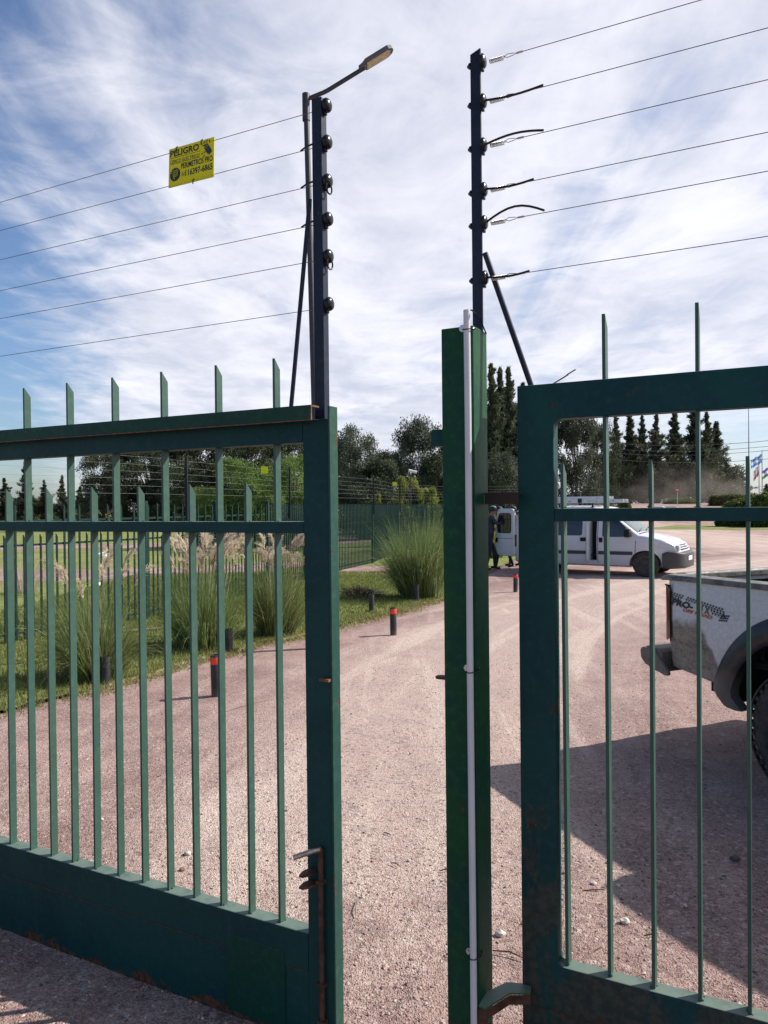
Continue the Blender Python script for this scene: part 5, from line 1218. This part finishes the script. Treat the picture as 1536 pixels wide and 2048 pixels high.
FW, FB_, FR, FG, FU = cl('white', (.75, .75, .75)), cl('sky_blue', (.16, .38, .75)), cl('red', (.55, .22, .22)), cl('green', (.12, .28, .16)), cl('blue', (.14, .18, .45))
flagpole(1524, 900, 100, 'flagpole with the sky blue and white striped flag', [FB_, FW, FB_], 908, 936, 1502)
flagpole(1518, 922, 104, 'flagpole with a pale flag ending in red left of the striped one', [FW, FW, FR], 928, 962, 1507)
flagpole(1545, 920, 98, 'flagpole with a blue and green flag at the right frame edge', [FU, FW, FG], 930, 958, 1524)
for i, (y0, y1) in enumerate(((884, 873), (896, 884), (904, 892), (916, 911))):
    a, b_ = pt(1205, y0, 66), pt(1640, y1 - 4, 52); pts = [a.lerp(b_, t) - Vector((0, 0, .5 * 4 * t * (1 - t))) for t in np.linspace(0, 1, 9)]
    tag(obj('overhead_cable', MB().tube(pts, .016, 5), M['wire']), ('uppermost', 'second', 'third', 'lowest')[i] + ' overhead cable crossing the sky beside the conifer row', 'cable', 'overhead cables')
q = pt(1355, 986, 72); rsn = empty('road_sign', (q.x, 72, gz(q.x, 72)), 0, 'small round red road sign before the conifer row', 'road sign')
obj('pole', MB().tube([(0, .04, 0), (0, .04, q.z)], .03, 8), M['zinc'], rsn)
obj('disc', MB().tube([(0, 0, q.z), (0, .03, q.z)], .22, 24), simple('faded_red', (.45, .12, .10), .6), rsn); obj('white_bar', MB().box(-.13, .13, -.006, -.001, q.z - .035, q.z + .035), M['white'], rsn)

# ---------------------------------------------------------------- people
def skinmat(c): return simple('skin_tone', c, .6, 0, .05)
SK = skinmat((.30, .16, .11)); NAVY = simple('navy_work_shirt', (.030, .040, .062), .85, 0, .3, 12); TRO = simple('dark_trousers', (.020, .022, .038), .9, 0, .3, 12); SHOE = simple('black_shoe', (.012, .012, .012), .6); HAIR = simple('dark_hair', (.012, .010, .009), .7)
GREYS = simple('grey_shirt', (.14, .15, .17), .85)
def person(loc, rz, J, lab, shirt, trousers, cap=True):
    """J: dict joint -> (x,y,z), body faces +x; skin modifier figure"""
    t = empty('person', loc, rz, lab, 'person')
    names = list(J); idx = {k: i for i, k in enumerate(names)}
    E = [('pelvis', 'belly'), ('belly', 'chest'), ('chest', 'neck'), ('neck', 'head'), ('head', 'crown')]
    for s in 'lr': E += [('chest', 'sh' + s), ('sh' + s, 'el' + s), ('el' + s, 'wr' + s), ('wr' + s, 'pa' + s), ('pelvis', 'hi' + s), ('hi' + s, 'kn' + s), ('kn' + s, 'an' + s), ('an' + s, 'to' + s)]
    rad = {'pelvis': (.15, .115), 'belly': (.145, .11), 'chest': (.17, .12), 'neck': (.055, .055), 'head': (.078, .092), 'crown': (.07, .08)}
    rl = {'sh': .062, 'el': .045, 'wr': .030, 'pa': .034, 'hi': .088, 'kn': .060, 'an': .045, 'to': .035}
    me = bpy.data.meshes.new('body'); me.from_pydata([J[k] for k in names], [(idx[a], idx[b]) for a, b in E], [])
    o = bpy.data.objects.new('body', me); COL.objects.link(o); o.modifiers.new('skin', 'SKIN'); 
    for k, v_ in zip(names, me.skin_vertices[0].data):
        r = rad.get(k) or (rl[k[:2]],) * 2; v_.radius = (r[0] * .92, r[1] * .92); v_.use_root = (k == 'pelvis')
    sb = o.modifiers.new('sub', 'SUBSURF'); sb.levels = 2; sb.render_levels = 2
    bpy.context.view_layer.update(); m2 = bpy.data.meshes.new_from_object(o.evaluated_get(bpy.context.evaluated_depsgraph_get())); o.modifiers.clear(); o.data = m2; m2.name = 'body'; o.parent = t
    m2.materials.clear(); [m2.materials.append(q) for q in (shirt, trousers, SK, SHOE)]
    waist = J['pelvis'][2] + .06; nk = J['neck'][2]
    for p in m2.polygons:
        c = p.center; p.use_smooth = True
        mi = 0 if c.z > waist else 1
        if c.z > nk - .01: mi = 2
        for s in 'lr':
            if (c - Vector(J['wr' + s])).length < (c - Vector(J['el' + s])).length * .75 and (c - Vector(J['pa' + s])).length < .14: mi = 2
            if (c - Vector(J['an' + s])).length < .20 and c.z < .11: mi = 3
            elif c.z < waist and mi == 0: mi = 1
        p.material_index = mi
    hx, hy, hz_ = J['head']
    obj('nose', MB().add([(hx + .082, hy - .014, hz_ - .02), (hx + .082, hy + .014, hz_ - .02), (hx + .105, hy, hz_ - .012), (hx + .080, hy, hz_ + .035)], [(0, 1, 2), (0, 2, 3), (1, 3, 2), (0, 3, 1)]), SK, t, smooth=180)
    for sy in (-1, 1):
        obj('eye', MB().lathe([(.009, 0), (.007, .004)], 8, Matrix.Translation((hx + .078, hy + sy * .030, hz_ + .030)) @ Matrix.Rotation(R(90), 4, 'Y')), SHOE, t)
        obj('ear', MB().lathe([(.022, -.008), (.026, 0), (.018, .008)], 8, Matrix.Translation((hx - .005, hy + sy * .075, hz_ + .005)) @ Matrix.Rotation(R(90), 4, 'X')), SK, t, smooth=180)
    obj('mouth', MB().box(hx + .078, hx + .086, hy - .022, hy + .022, hz_ - .052, hz_ - .046), simple('lips', (.22, .09, .075), .6), t)
    hb = MB(); hb.lathe([(.086, .0), (.095, .03), (.094, .07), (.080, .105), (.045, .128), (.01, .135)], 18, Matrix.Translation((hx - .012, hy, hz_ - .002)) @ Matrix.Rotation(R(-10), 4, 'Y'))
    obj('hair', hb, HAIR, t, smooth=60)
    if cap:
        cp = obj('cap', MB().lathe([(.097, .045), (.100, .07), (.088, .115), (.05, .142), (.01, .148)], 18, Matrix.Translation((hx - .010, hy, hz_ - .002)) @ Matrix.Rotation(R(-6), 4, 'Y')), M['navy'], t, smooth=60)
        obj('cap_peak', MB().prism([(.06, -.07), (.13, -.06), (.165, 0), (.13, .06), (.06, .07)], .052, .062, 'xy', Matrix.Translation((hx, hy, hz_)) @ Matrix.Rotation(R(8), 4, 'Y')), M['navy'], cp, .004)
    for s, sg in (('l', 1), ('r', -1)):
        w_, pa = Vector(J['wr' + s]), Vector(J['pa' + s]); d = (pa - w_).normalized(); up = Vector((0, 0, 1)) if abs(d.z) < .8 else Vector((1, 0, 0)); sd_ = d.cross(up).normalized(); nn = sd_.cross(d)
        for k, (off, L_) in enumerate(((-.027, .058), (-.009, .072), (.009, .068), (.027, .052))):
            a = pa + sd_ * off * .6 + d * .015; b_ = a + sd_ * off * .25 + d * L_ * .5 - nn * .008; c_ = b_ + d * L_ * .38 - nn * .022
            obj('finger', MB().tube([a, b_, c_], [.0098, .0090, .0072], 6), SK, t, smooth=True)
        a = w_.lerp(pa, .6) - sd_ * .02 * sg; obj('thumb', MB().tube([a, a - sd_ * .03 * sg + d * .03, a - sd_ * .035 * sg + d * .062 - nn * .01], [.012, .0105, .008], 6), SK, t, smooth=True)
    return t
def pose(lean=0, stride=.1, hands=((.45, .10, 1.18), (.42, -.12, 1.28)), nod=.04):
    J = {'pelvis': (0, 0, .94), 'belly': (lean * .35, 0, 1.08), 'chest': (lean * .8, 0, 1.32), 'neck': (lean * 1.05, 0, 1.48), 'head': (lean * 1.15 + nod, 0, 1.585), 'crown': (lean * 1.2 + nod * .9, 0, 1.655)}
    for s, sg in (('l', 1), ('r', -1)):
        h_ = Vector(hands[0 if s == 'l' else 1]); sh = Vector((lean * .95, sg * .175, 1.42)); md = (sh + h_) / 2 + Vector((-.05, sg * .08, -.10)); dd = (h_ - md).normalized()
        J['sh' + s] = tuple(sh); J['el' + s] = tuple(md); J['wr' + s] = tuple(h_ - dd * .03); J['pa' + s] = tuple(h_ + dd * .055)
        st = stride * sg; J['hi' + s] = (0, sg * .10, .86); J['kn' + s] = (st * .55 + .04, sg * .11, .48); J['an' + s] = (st, sg * .12, .075); J['to' + s] = (st + .15, sg * .14, .038)
    return J
q = gp(981, 1141)
person((q.x, q.y, 0), R(-8), pose(.05, .12), 'man in a dark cap and blue work shirt facing the open van door', NAVY, TRO)
q = gp(1012, 1139)
person((q.x + .02, q.y + .35, 0), R(175), pose(.10, .24, ((.30, .18, 1.05), (.30, -.18, 1.05))), 'person in black trousers striding behind the open van door', GREYS, TRO, False)
q = gp(1032, 1136)
person((q.x + .05, q.y + .45, 0), R(150), pose(.02, .10, ((.22, .2, 1.0), (.25, -.16, 1.1))), 'person in dark jeans standing at the van tail beside the stile', NAVY, simple('dark_jeans', (.03, .045, .075), .9), False)

# drifting dust in front of the conifer row
mb = MB(); mb.lathe([(.2, .0), (8, .1), (11, 1.2), (10, 3.2), (7, 5.2), (3, 6.6), (.2, 7.0)], 24)
dm = bpy.data.materials.new('dust'); dm.use_nodes = True; n = NT(dm.node_tree)
pv = n.n('ShaderNodeVolumePrincipled'); pv.inputs['Color'].default_value = (.62, .54, .48, 1); pv.inputs['Anisotropy'].default_value = .3
op = n.n('ShaderNodeTexCoord').outputs['Object']; nz = n.noise(op, .28, 4, .6, .8); ln_ = n.n('ShaderNodeVectorMath', operation='LENGTH'); n.l(n.mapv(op, (.095, .095, .15)), ln_.inputs[0])
dn = n.m('MULTIPLY', n.m('MULTIPLY', n.ss(nz, .40, .70), n.ss(ln_.outputs['Value'], .25, 1.0, 1, 0)), .12); n.l(dn, pv.inputs['Density'])
o_ = n.n('ShaderNodeOutputMaterial'); n.l(pv.outputs[0], o_.inputs['Volume'])
q = pt(1385, 1000, 104)
dc_ = obj('dust_cloud', mb, dm, smooth=180); dc_.location = (q.x, 104, 1.75); dc_.scale = (1.15, .6, 1); tag(dc_, 'brownish dust drifting before the conifer row', 'dust', kind='stuff')
